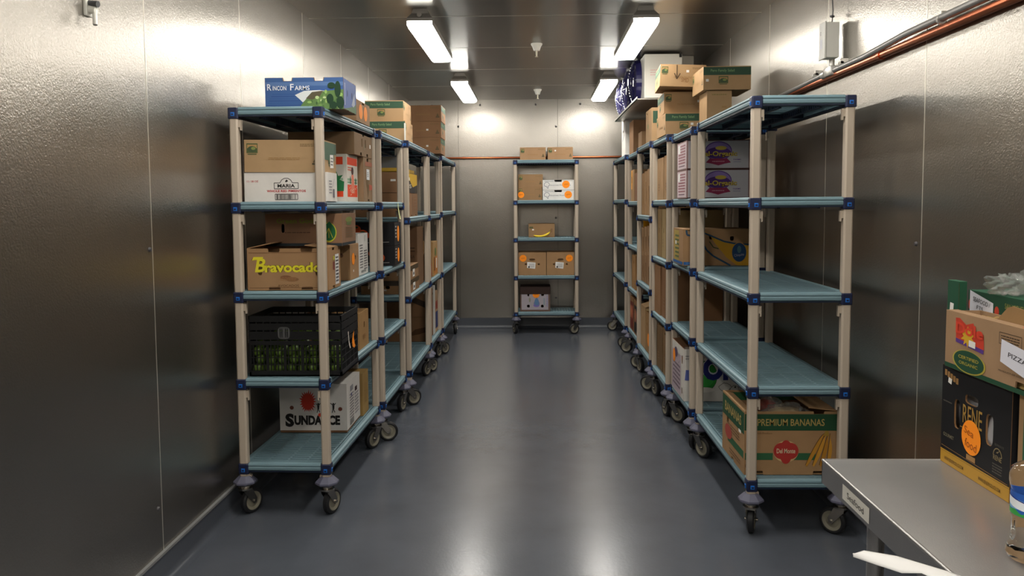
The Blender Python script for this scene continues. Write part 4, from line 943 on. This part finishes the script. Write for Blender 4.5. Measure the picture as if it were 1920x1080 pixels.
def pair(si, open_):
    def art(p, F):
        f = F['F']; sticker(p, f, si, .74, .041); u = .46; p.poly('label', f, [(u-.15, .32), (u+.14, .28), (u+.16, .55), (u-.14, .58)], 'e0dedb', 3); p.lines('label', f, u+.02, .42, .2, .18, 3, '8a8684', 4); p.rect('label', f, u-.08, .36, .05, .07, '2c2a2a', 5)
    return art
for (a, b, si, w_) in ((-.195, .133, .17, 'left'), (.139, .463, .82, 'right')):
    carton('kraft carton with orange sticker and white label, %s one of two, back unit' % w_, a, b, 9.40, 9.73, z_(1), .270, 'a97b4d', 'open', art=pair(si, 0), holes=(('F', .50, .68, .034, .013), ('F', .27, .48, .011, .011), ('F', .73, .48, .011, .011)), flapcol='94683e')
def gbox(p, F):
    f = F['F']; p.sheet('artwork', f, .49, .49, .90, .84, 'a59da4', [(.27, .68, .011, .014), (.75, .70, .016, .016), (.27, .22, .016, .016), (.74, .22, .016, .016)], 0); p.ell('artwork', f, .55, .32, .10, .14, '6a7a9c', 1); p.poly('artwork', f, [(.48, .45), (.55, .62), (.62, .45), (.60, .25), (.5, .25)], '5c7ea4', 2); p.ell('artwork', f, .54, .25, .10, .07, '7a6ab0', 1)
    p.ell('artwork', f, .32, .48, .03, .1, '8a8c78', 1); p.text('lettering', f, 'FRESH', .90, .42, .34, .05, '6a6ab0', 2, 0, 1.5708); p.rect('lettering', f, .80, .4, .06, .3, '8a949c', 1); sticker(p, f, .53, .70, .040)
carton('grey-lilac carton with round holes and orange sticker, back unit, bottom shelf', -.175, .177, 9.395, 9.72, z_(0), .285, '6e5244', 'lid', art=gbox, holes=(('F', .27, .68, .011, .014), ('F', .75, .70, .016, .016), ('F', .27, .22, .016, .016), ('F', .74, .22, .016, .016)), flapcol='3a2c28')

# ------------------------------------------------------------------ evaporator with fans
r = thing('cooling_unit', 'white cooling unit with three dark blue fans hung from the ceiling on the right', 'cooling unit', (1.08, 7.75, 2.80))
bm = bmesh.new(); box(bm, -.15, .165, -.90, .90, -.385, -.02, 0, .004); fin('housing', bm, M_white, r)
bm = bmesh.new(); box(bm, -.215, .17, -.92, .92, -.40, -.39); box(bm, -.215, -.211, -.92, .92, -.40, -.375); fin('drip_pan', bm, mat('galvanised', (.72, .71, .68), .35, 1.), r)
bm = bmesh.new(); box(bm, .14, .16, -.905, -.90, -.05, -.01); loft(bm, [circ(.145, -.035, -.905, .005, 8, axis='y'), circ(.145, -.035, -.900, .005, 8, axis='y')]); fin('screw', bm, mat('dark_seam', (.18, .17, .16), .5), r)
bm = bmesh.new(); box(bm, .18, .30, -.70, -.55, -.16, 0, 0, .003); fin('bracket', bm, mat('galvanised', (.72, .71, .68), .35, 1.), r)
p = Print(); f_ = Face(Matrix(((1,0,0,-.15),(0,0,-1,-.90),(0,1,0,-.385),(0,0,0,1))), .315, .365); p.lines('label', f_, .30, .58, .3, .16, 3, 'e6c8c0', 1); p.build(r)
M_fan = mat('fan_guard_blue', (.16, .15, .36), .25, coat=.5)
for y in (-.55, 0, .55):
    c = bpy.data.objects.new('fan', None); COL.objects.link(c); c.parent = r; c.location = (-.15, y, -.20)
    bm = bmesh.new(); R = .185; n = 36
    loft(bm, [circ(0, 0, -.045, R, n, axis='x'), circ(0, 0, 0, R+.006, n, axis='x')], 0, False); loft(bm, [circ(0, 0, -.045, R-.008, n, axis='x'), circ(0, 0, 0, R-.004, n, axis='x')], 0, False)
    for k, rr_ in enumerate((.05, .075, .10, .125, .15, .17, .185)):
        pts = circ(0, 0, -.048-.045*(1-(rr_/.19)**2), rr_, n, axis='x'); tube(bm, pts+[pts[0], pts[1]], .0022, 6)
    for k in range(12):
        a = math.pi*2*k/12; tube(bm, [(-.048-.045*(1-(q/.19)**2), q*math.cos(a), q*math.sin(a)) for q in (.0, .05, .1, .15, .187)], .0026, 6)
    loft(bm, [circ(0, 0, -.098, .030, 16, axis='x'), circ(0, 0, -.085, .045, 16, axis='x')]); fin('guard', bm, M_fan, c)
    bm = bmesh.new()
    for k in range(5):
        a0 = 2*math.pi*k/5; loft(bm, [[(-.04, q*math.cos(a0+s), q*math.sin(a0+s)) for q, s in ((.03, 0), (.165, -.1))]+[(-.012, q*math.cos(a0+s), q*math.sin(a0+s)) for q, s in ((.165, .55), (.03, .5))], [(-.037, q*math.cos(a0+s), q*math.sin(a0+s)) for q, s in ((.03, 0), (.165, -.1))]+[(-.009, q*math.cos(a0+s), q*math.sin(a0+s)) for q, s in ((.165, .55), (.03, .5))]])
    loft(bm, [circ(0, 0, -.05, .04, 16, axis='x'), circ(0, 0, -.005, .04, 16, axis='x')]); fin('blade', bm, mat('fan_blade', (.10, .09, .22), .4), c)

# ------------------------------------------------------------------ pipes, conduit, junction box
r = thing('copper_pipe', 'thick copper pipe running along the right wall', 'pipe', (1.5, 3, 2.16))
bm = bmesh.new(); tube(bm, [(0, -5.5, 0), (0, 3.85, 0)], .0165, 14); fin('pipe', bm, M_copper, r, True)
for y in (-.95, .55, 1.9, 3.2):
    bm = bmesh.new(); tube(bm, [(0, y-.012, 0), (0, y+.012, 0)], .0205, 14); box(bm, .012, .024, y-.008, y+.008, -.006, .006); fin('clamp', bm, M_copper, r, True)
r = thing('copper_pipe', 'thin copper pipe running across the back wall', 'pipe', (0, 9.80, 2.095))
bm = bmesh.new(); tube(bm, [(-1.30, 0, 0), (1.5, 0, 0)], .0125, 12); fin('pipe', bm, M_copper, r, True)
bm = bmesh.new(); tube(bm, [(-.86, -.003, 0), (-.86, .05, .0)], .010, 8); tube(bm, [(-.872, 0, 0), (-.848, 0, 0)], .016, 12); fin('clamp', bm, M_copper, r, True)
r = thing('conduit', 'grey electrical conduit above the copper pipe on the right wall', 'conduit', (1.49, 3, 2.193))
bm = bmesh.new(); tube(bm, [(0, -5.5, .01), (0, .30, .005), (0, .70, -.012), (0, 1.06, -.012)], .0145, 12)
tube(bm, [(0, 1.16, -.012), (0, 1.28, -.014), (0, 1.75, -.022), (0, 2.4, -.03), (0, 3.8, -.03)], .0145, 12); fin('tube', bm, M_cond, r, True)
bm = bmesh.new(); box(bm, -.022, .022, 1.06, 1.16, -.034, .012, 0, .006); tube(bm, [(0, 1.11, .0), (0, 1.11, .05)], .016, 12); tube(bm, [(0, 1.165, -.014), (0, 1.21, -.014)], .023, 14); fin('tee_fitting', bm, mat('fitting', (.78, .77, .75), .3, .7), r, True)
for y in (.02, .98, 1.33): bm = bmesh.new(); tube(bm, [(0, y-.006, -.0), (0, y+.006, -.0)], .018, 12); box(bm, -.004, .034, y-.006, y+.006, .006, .030); fin('strap', bm, mat('fitting', (.78, .77, .75), .3, .7), r)
r = thing('junction_box', 'pale grey control box mounted above the conduit on the right wall', 'control box', (1.468, 4.078, 2.240))
bm = bmesh.new(); box(bm, -.030, .034, -.038, .038, 0, .172, 0, .003); fin('enclosure', bm, mat('pale_grey_box', (.74, .73, .70), .45), r)
bm = bmesh.new(); box(bm, -.038, -.0305, -.041, .041, -.004, .176, 0, .002); fin('cover', bm, mat('pale_grey_box', (.74, .73, .70), .45), r)
p = Print(); f_ = Face(Matrix(((0,0,-1,-.038),(-1,0,0,.041),(0,1,0,-.004),(0,0,0,1))), .082, .18); p.text('label', f_, 'KE2', .3, .72, .2, .1, '5a5a62', 1); p.rect('label', f_, .4, .42, .4, .26, 'c2c2c8', 0); p.build(r)
r = thing('sensor_wire', 'thin dark wire dropping from the ceiling to the control box', 'wire', (1.475, 4.07, 2.413))
bm = bmesh.new(); tube(bm, [(0, 0, 0), (.004, 0, .06), (-.003, .002, .16), (.004, 0, .28), (.002, 0, .386)], .003, 8); tube(bm, [(-.01, -.01, .03), (.01, .01, .034)], .006, 8); fin('wire', bm, mat('wire_grey', (.30, .30, .31), .5), r, True)
# latch on the left wall
r = thing('wall_fitting', 'small white hose fitting with dark stub high on the left wall', 'wall fitting', (XL, 2.745, 2.17))
bm = bmesh.new(); box(bm, 0, .012, -.02, .02, .01, .12, 0, .004); tube(bm, [(.01, 0, .035), (.035, 0, .030)], .014, 12); tube(bm, [(.03, .0, .03), (.035, -.01, -.02)], .008, 10); fin('bracket', bm, M_white, r, True)
bm = bmesh.new(); tube(bm, [(.012, 0, .055), (.045, -.005, .050)], .011, 12); fin('stub', bm, mat('wire_grey', (.30, .30, .31), .5), r, True)

# ------------------------------------------------------------------ steel table and what stands on it
ZT = .862
r = thing('steel_table', 'stainless steel work table in the right foreground', 'table', (1.15, 1.05, 0))
bm = bmesh.new(); x0, x1, y0, y1 = -.405, .365, -.75, 1.016
box(bm, x0, x1, y0, y1, ZT-.004, ZT, 0, .0015)
box(bm, x0, x0+.003, y0, y1, ZT-.062, ZT-.003); box(bm, x1-.003, x1, y0, y1, ZT-.062, ZT-.003); box(bm, x0, x1, y1-.003, y1, ZT-.062, ZT-.003); box(bm, x0, x1, y0, y0+.003, ZT-.062, ZT-.003)
tube(bm, [(x0+.003, y0, ZT-.003), (x0+.003, y1, ZT-.003)], .0045, 10); tube(bm, [(x0, y1-.003, ZT-.003), (x1, y1-.003, ZT-.003)], .0045, 10)
fin('tabletop', bm, M_table, r, True)
for sx in (x0+.10, x1-.08):
    for sy in (y0+.08, y1-.10):
        bm = bmesh.new(); tube(bm, [(sx, sy, .0), (sx, sy, ZT-.02)], .0205, 18); tube(bm, [(sx, sy, ZT-.09), (sx, sy, ZT-.02)], .028, 18); fin('leg', bm, M_table, r, True)
p = Print(); f_ = Face(Matrix(((0,0,-1,x0),(-1,0,0,y1),(0,1,0,ZT-.062),(0,0,0,1))), y1-y0, .059)
p.rect('tape_label', f_, .125, .48, .088, .62, 'd8d4ca', 1, -.01); p.text('tape_label', f_, 'Seafood', .125, .48, .055, .26, '3a3636', 3, 0, -.02); p.build(r, {'tape_label': 'off-white tape with handwriting'})

def rene(p, F):
    g = F['L']
    p.sheet('artwork', g, .5, .56, .998, .875, '161517', [(.25, .56, .014, .036), (.46, .755, .028, .011), (.72, .56, .015, .036)], 0); p.rect('artwork', g, .5, .065, .998, .12, 'b3872c', 0); p.rect('artwork', g, .5, .135, .998, .014, 'b3872c', 1)
    p.text('lettering', g, 'WWW.RENEPRODUCE.COM', .22, .06, .30, .035, '5a3f16', 2); p.text('lettering', g, 'WWW.RENEPRODUCE.COM', .74, .06, .30, .035, '5a3f16', 2)
    p.text('lettering', g, 'RENE', .48, .60, .28, .18, 'a5803c', 2, .0); p.rect('lettering', g, .44, .46, .28, .008, 'a5803c', 2)
    for i in range(5): p.rect('artwork', g, .06+.045*i, .93-.012*i, .036, .06, 'a07848', 2)
    p.rect('price_label', g, .13, .86, .055, .055, WHT, 3, -.2)
    sticker(p, g, .475, .40, .042, scrawl=0, k=4); p.text('handwriting', g, 'Sea', .445, .45, .14, .07, '9a4a12', 6, 0, -.15); p.text('handwriting', g, 'food', .475, .33, .17, .08, '9a4a12', 6, 0, -.1)
    p.rect('artwork', g, .475, .20, .13, .05, 'a07848', 2)
    pts = [(.84+.055*math.cos(math.pi*i/8), .36+.07*math.sin(math.pi*i/8)) for i in range(9)]; p.line('emblem', g, pts, .0025, '8a7a5a', 2); p.text('emblem', g, 'RENE', .84, .34, .11, .045, '8a7a5a', 2); p.poly('emblem', g, [(.82, .39), (.84, .385), (.87, .42), (.84, .40)], '8a7a5a', 2)
    p.lines('lettering', g, .84, .24, .13, .10, 4, '55504a', 2); p.text('lettering', g, 'SEE PRODUCE', .86, .46, .12, .02, '55504a', 2); p.lines('lettering', g, .10, .64, .14, .03, 1, '55504a', 2); p.text('lettering', g, 'GOURMET', .13, .30, .17, .035, '77705c', 2)
    p.line('lettering', g, [(.02, .18), (.98, .155)], .001, 'a07848', 2)
    p.rect('artwork', F['F'], .5, .065, .998, .12, 'b3872c', 0); p.rect('artwork', F['F'], .5, .56, .998, .875, '161517', 0)
bx = carton('black produce carton with gold lettering and an orange sticker, on the steel table', 1.045, 1.44, 1.758, 2.058, ZT, .252, '8a5e34', art=rene, holes=(('L', .25, .56, .014, .036), ('L', .46, .755, .028, .011), ('L', .72, .56, .015, .036)))
r = thing('foil_bag', 'crumpled silvery bag seen through the holes of the black carton', 'bag', (1.10, 1.91, ZT+.01)); bm = bmesh.new(); crumple(bm, (0, 0, .105), (.048, .13, .10), 21, 40, 26, .35, .1); fin('foil', bm, mat('foil', (.85, .85, .87), .3, .5), r, True)
def dole(p, F):
    g = F['L']
    p.poly('emblem', g, [(.075, .92), (.105, .93), (.15, .84), (.20, .90), (.215, .78), (.27, .75), (.275, .50), (.08, .56)], 'c8402c', 1); p.poly('emblem', g, [(.08, .57), (.275, .50), (.272, .43), (.08, .50)], '5a3a86', 2)
    pts = [(.165+.05*(1 if i % 2 else .55)*math.cos(i*math.pi/10), .64+.19*(1 if i % 2 else .55)*math.sin(i*math.pi/10)) for i in range(20)]; p.poly('emblem', g, pts, 'd6a82c', 3)
    p.text('lettering', g, 'Dole', .175, .76, .19, .20, 'd8452e', 5, .03); p.rect('price_label', g, .20, .54, .045, .11, WHT, 7, -.05)
    p.ell('emblem', g, .175, .21, .115, .20, 'b0a040', 2); p.ell('emblem', g, .175, .215, .105, .185, '234a34', 3); p.text('lettering', g, 'CERTIFIED', .175, .27, .14, .055, 'b0a040', 5); p.text('lettering', g, 'ORGANIC', .175, .17, .13, .055, 'b0a040', 5)
    p.rect('green_band', g, .5, .045, .998, .08, '234a34', 1); p.text('lettering', g, 'Organic Pineapples', .86, .045, .22, .05, 'b0a040', 3)
    p.text('lettering', g, 'PINEAPPLES', .74, .80, .32, .14, '2c3a2c', 3, .01); p.text('lettering', g, 'PRODUCT OF COSTA RICA', .47, .27, .2, .028, '4a3a2a', 2)
    p.outline('emblem', g, [(.37, .88), (.50, .88), (.50, .70), (.37, .70)], .0015, '4a3a2a', 2); p.lines('emblem', g, .435, .79, .11, .12, 3, '4a3a2a', 2)
    p.poly('paper_label', g, [(.39, .78), (.595, .66), (.59, .22), (.385, .42)], 'dedde6', 8); p.text('paper_label', g, 'PIZZA', .485, .54, .105, .075, '2c2c30', 10, .005, -.12)
    p.lines('lettering', g, .68, .52, .09, .26, 5, '4a3a2a', 2, 4); p.lines('lettering', g, .74, .66, .26, .05, 1, '4a3a2a', 2)
DX0 = 1.035; DXC = 1.0775
bx = carton('open organic pineapple carton with a PIZZA paper label atop the black carton', DX0, 1.120, 1.40, 2.03, ZT+.2535, .140, 'ab8057', 'open', holes=(), notch=(('L', .55, .11, .026, 'b'),), art=dole)
bm = bmesh.new(); box(bm, DX0-DXC, DX0-DXC+.028, -.315, .315, .1402, .1425); fin('flap', bm, kraft('ab8057'), bx)
bm = bmesh.new(); 
pts = [(-.01, 0), (.03, .034), (.05, .040), (.10, .036), (.14, .028), (.16, .0)]
plate(bm, Matrix(((0,0,-1,-.012),(-1,0,0,.14),(0,1,0,.139),(0,0,0,1))), pts, (), .003); fin('torn_flap', bm, kraft('a57a44'), bx)
p = Print(); f_ = Face(Matrix(((0,1,0,DX0-DXC),(-1,0,0,.315),(0,0,1,.1425),(0,0,0,1))), .63, .028); p.ell('sticker', f_, .52, .5, .05, .35, 'd2452e', 1); p.ell('sticker', f_, .50, .5, .02, .2, '4a4a8a', 2); p.build(bx)
def straw(p, F): pass
r = thing('wood_wool', 'pale shredded packing straw showing in the open pineapple carton', 'straw', (1.088, 1.75, ZT+.262), group=None); r['kind'] = 'stuff'
bm = bmesh.new(); rn = random.Random(9)
for i in range(260):
    c = Vector((rn.uniform(-.03, .03), rn.uniform(-.22, .20), rn.uniform(.10, .128))); a = rn.uniform(0, 6.28); L_ = rn.uniform(.008, .018)
    d = Vector((math.cos(a)*L_, math.sin(a)*L_, rn.uniform(-.004, .006))); tube(bm, [c-d, c+Vector((0, 0, .003)), c+d], .0007, 4)
box(bm, -.04, .04, -.28, .24, 0, .10); fin('straw', bm, mat('straw', (.78, .66, .42), .7), r)
def greenb(p, F):
    g = F['L']; p.rect('artwork', g, .5, .5, .99, .99, '23503a', 0); p.rect('label', g, .42, .66, .32, .14, WHT, 3, -.1)
    for i, v in enumerate((.50, .34, .12)): p.rect('label', g, .5, v, .8, .13, '9a9058', 1); p.barcode('label', g, .5, v, .66, .09, '23402c', 2, None, i+2, 9)
    f = F['F']; p.rect('artwork', f, .5, .5, .99, .99, '23503a', 0)
carton('narrow dark green carton with barcode labels standing at the back of the table', 1.068, 1.087, 2.036, 2.09, ZT+.2535, .212, '6a5a34', 'closed', art=greenb, flapcol='3a6a50')
def greenc(p, F):
    g = F['L']; p.rect('artwork', g, .5, .5, .99, .99, '234a36', 0); p.ell('artwork', g, .02, .80, .015, .07, 'b8402c', 1); p.ell('artwork', g, .27, .78, .02, .07, 'b8402c', 1)
    p.poly('paper_label', g, [(.02, 1.0), (.24, .88), (.24, .3), (.02, .3)], 'dcdce4', 3); p.text('paper_label', g, 'SEAFOOD /', .133, .865, .16, .06, '2c2c30', 5, .005, -.13); p.text('paper_label', g, 'FTS', .12, .775, .06, .055, '2c2c30', 5, .005, -.13)
    p.text('lettering', g, 'SAN MIGUEL', .42, .88, .16, .07, '8a8a4a', 2)
carton('dark green carton with a SEAFOOD paper label behind the pineapple carton', 1.126, 1.50, 1.62, 2.10, ZT+.2535, .185, '23503a', 'closed', art=greenc, flapcol='2c5a42')
# bag on top
t_ = bagged('produce_bag', 'crumpled clear plastic bag with a green packet atop the dark green carton', (1.30, 1.90, ZT+.440), (.145, .13, .042), 31, mat('grey_green_goods', (.62, .66, .55), .5, var=.3, vscale=40), .1)
bm = bmesh.new(); crumple(bm, (-.135, .09, .022), (.045, .04, .024), 35, 26, 14, .5, .05); fin('bag_neck', bm, M_bag, t_, True)
p = Print(); f_ = Face(Matrix(((.25,0,-.968,-.128),(-.968,0,-.25,.045),(0,1,0,.022),(0,0,0,1))), .085, .045); 
p.poly('packet', f_, [(0, .1), (.1, 1), (.9, .95), (1, .05), (.5, 0)], '3fae3a', 3); p.rect('packet', f_, .35, .6, .22, .25, 'd0d8d8', 5); p.rect('packet', f_, .35, .55, .18, .08, '3a4a6a', 6); p.build(t_, {'packet': 'bright green printed packet'})
def leafy(p, F):
    g = F['L']; p.rect('artwork', g, .12, .55, .16, .7, '2c5c40', 0); p.line('artwork', g, [(.06, .30), (.16, .75)], .002, 'a58a5a', 2); p.line('artwork', g, [(.14, .26), (.10, .55)], .002, 'a58a5a', 2)
carton('kraft carton with green leaf print on the table, under the pineapple carton', 1.052, 1.44, 1.30, 1.745, ZT, .248, 'a57c4e', art=leafy)
# bottle
r = thing('water_bottle', 'clear plastic water bottle with a blue and green label on the steel table', 'bottle', (.925, 1.475, ZT))
M_pet = mat('clear_plastic', (.96, .97, .97), .04, trans=1., ior=1.25)
prof = [(.030, .002), (.042, .004), (.047, .014), (.043, .026), (.0385, .036), (.0375, .078), (.0395, .083), (.0395, .088)]
prof2 = [(.0395, .130), (.0400, .134), (.043, .146), (.043, .160), (.040, .172), (.030, .180), (.014, .188), (.0125, .196)]
bm = bmesh.new(); n = 40; rings = []
for q, (a, b) in enumerate(prof+prof2):
    rings.append([(a*(1-(.07 if .03 < b < .08 and k % 5 == 0 else 0))*math.cos(2*math.pi*k/n), a*(1-(.07 if .03 < b < .08 and k % 5 == 0 else 0))*math.sin(2*math.pi*k/n), b) for k in range(n)])
loft(bm, rings); fin('bottle_body', bm, M_pet, r, True)
bm = bmesh.new(); loft(bm, [circ(0, 0, .088, .0402, 40), circ(0, 0, .131, .0402, 40)], 0, False); fin('label_sleeve', bm, ink('2f5fb4'), r, True, label='blue label with green hills and white swoosh')
def wrap(part, pts, col, rad):
    bm = bmesh.new(); vs = []
    for a, b in pts: vs.append(bm.verts.new((rad*math.cos(a), rad*math.sin(a), b)))
    for i in range(1, len(vs)//2):
        pass
    return bm
def band(name, f0, f1, a0, a1, col, rad, n=36):
    bm = bmesh.new(); prev = None
    for i in range(n+1):
        t = i/n; a = math.radians(a0+(a1-a0)*t); u = bm.verts.new((rad*math.cos(a), rad*math.sin(a), f0(t))); v = bm.verts.new((rad*math.cos(a), rad*math.sin(a), f1(t)))
        if prev: bm.faces.new((prev[0], u, v, prev[1]))
        prev = (u, v)
    fin(name, bm, ink(col), r)
band('label_print', lambda t: .0885, lambda t: .100+.004*math.sin(9*t)+.003*math.sin(31*t), 90, 300, '3a9a46', .0405)
band('label_print', lambda t: .101+.002*math.sin(12*t), lambda t: .112+.008*math.sin(3.1*t+.5), 90, 300, '7fb0dc', .0404)
band('label_print', lambda t: .106+.006*math.cos(5*t), lambda t: .120+.004*math.sin(6*t+1), 90, 300, 'e8ecf0', .0406)
band('label_print', lambda t: .1165+.004*math.sin(6*t), lambda t: .1185+.004*math.sin(6*t), 90, 300, '2a2f7c', .0407)
bm = bmesh.new(); loft(bm, [circ(0, 0, .196, .0145, 24), circ(0, 0, .212, .014, 24)]); fin('cap', bm, M_white, r, True)
# paper strip
r = thing('paper_sheet', 'curled white paper strip hanging over the near edge of the steel table', 'paper', (.745, 1.35, ZT))
A = [(-.155, .120, .012), (-.135, .118, .020), (-.085, .095, .020), (-.045, .075, .014), (-.008, .060, .0075), (.03, .02, .004), (.09, -.07, .006), (.16, -.18, .003)]
B_ = [(-.157, .112, .010), (-.128, .080, .010), (-.095, .052, .008), (-.062, .048, .010), (-.045, .020, .0085), (-.020, -.02, .006), (.02, -.12, .005), (.06, -.24, .003)]
bm = bmesh.new(); rings = []
for a, b in zip(A, B_):
    rings.append([Vector(a).lerp(Vector(b), t/6)+Vector((0, 0, .004*math.sin(math.pi*t/6))) for t in range(7)])
V = [[bm.verts.new(p_) for p_ in rw] for rw in rings]
for i in range(len(V)-1):
    for j in range(6): bm.faces.new((V[i][j], V[i+1][j], V[i+1][j+1], V[i][j+1]))
o = fin('sheet', bm, mat('white_paper', (.88, .87, .86), .6), r, True); md = o.modifiers.new('s', 'SOLIDIFY'); md.thickness = .0006
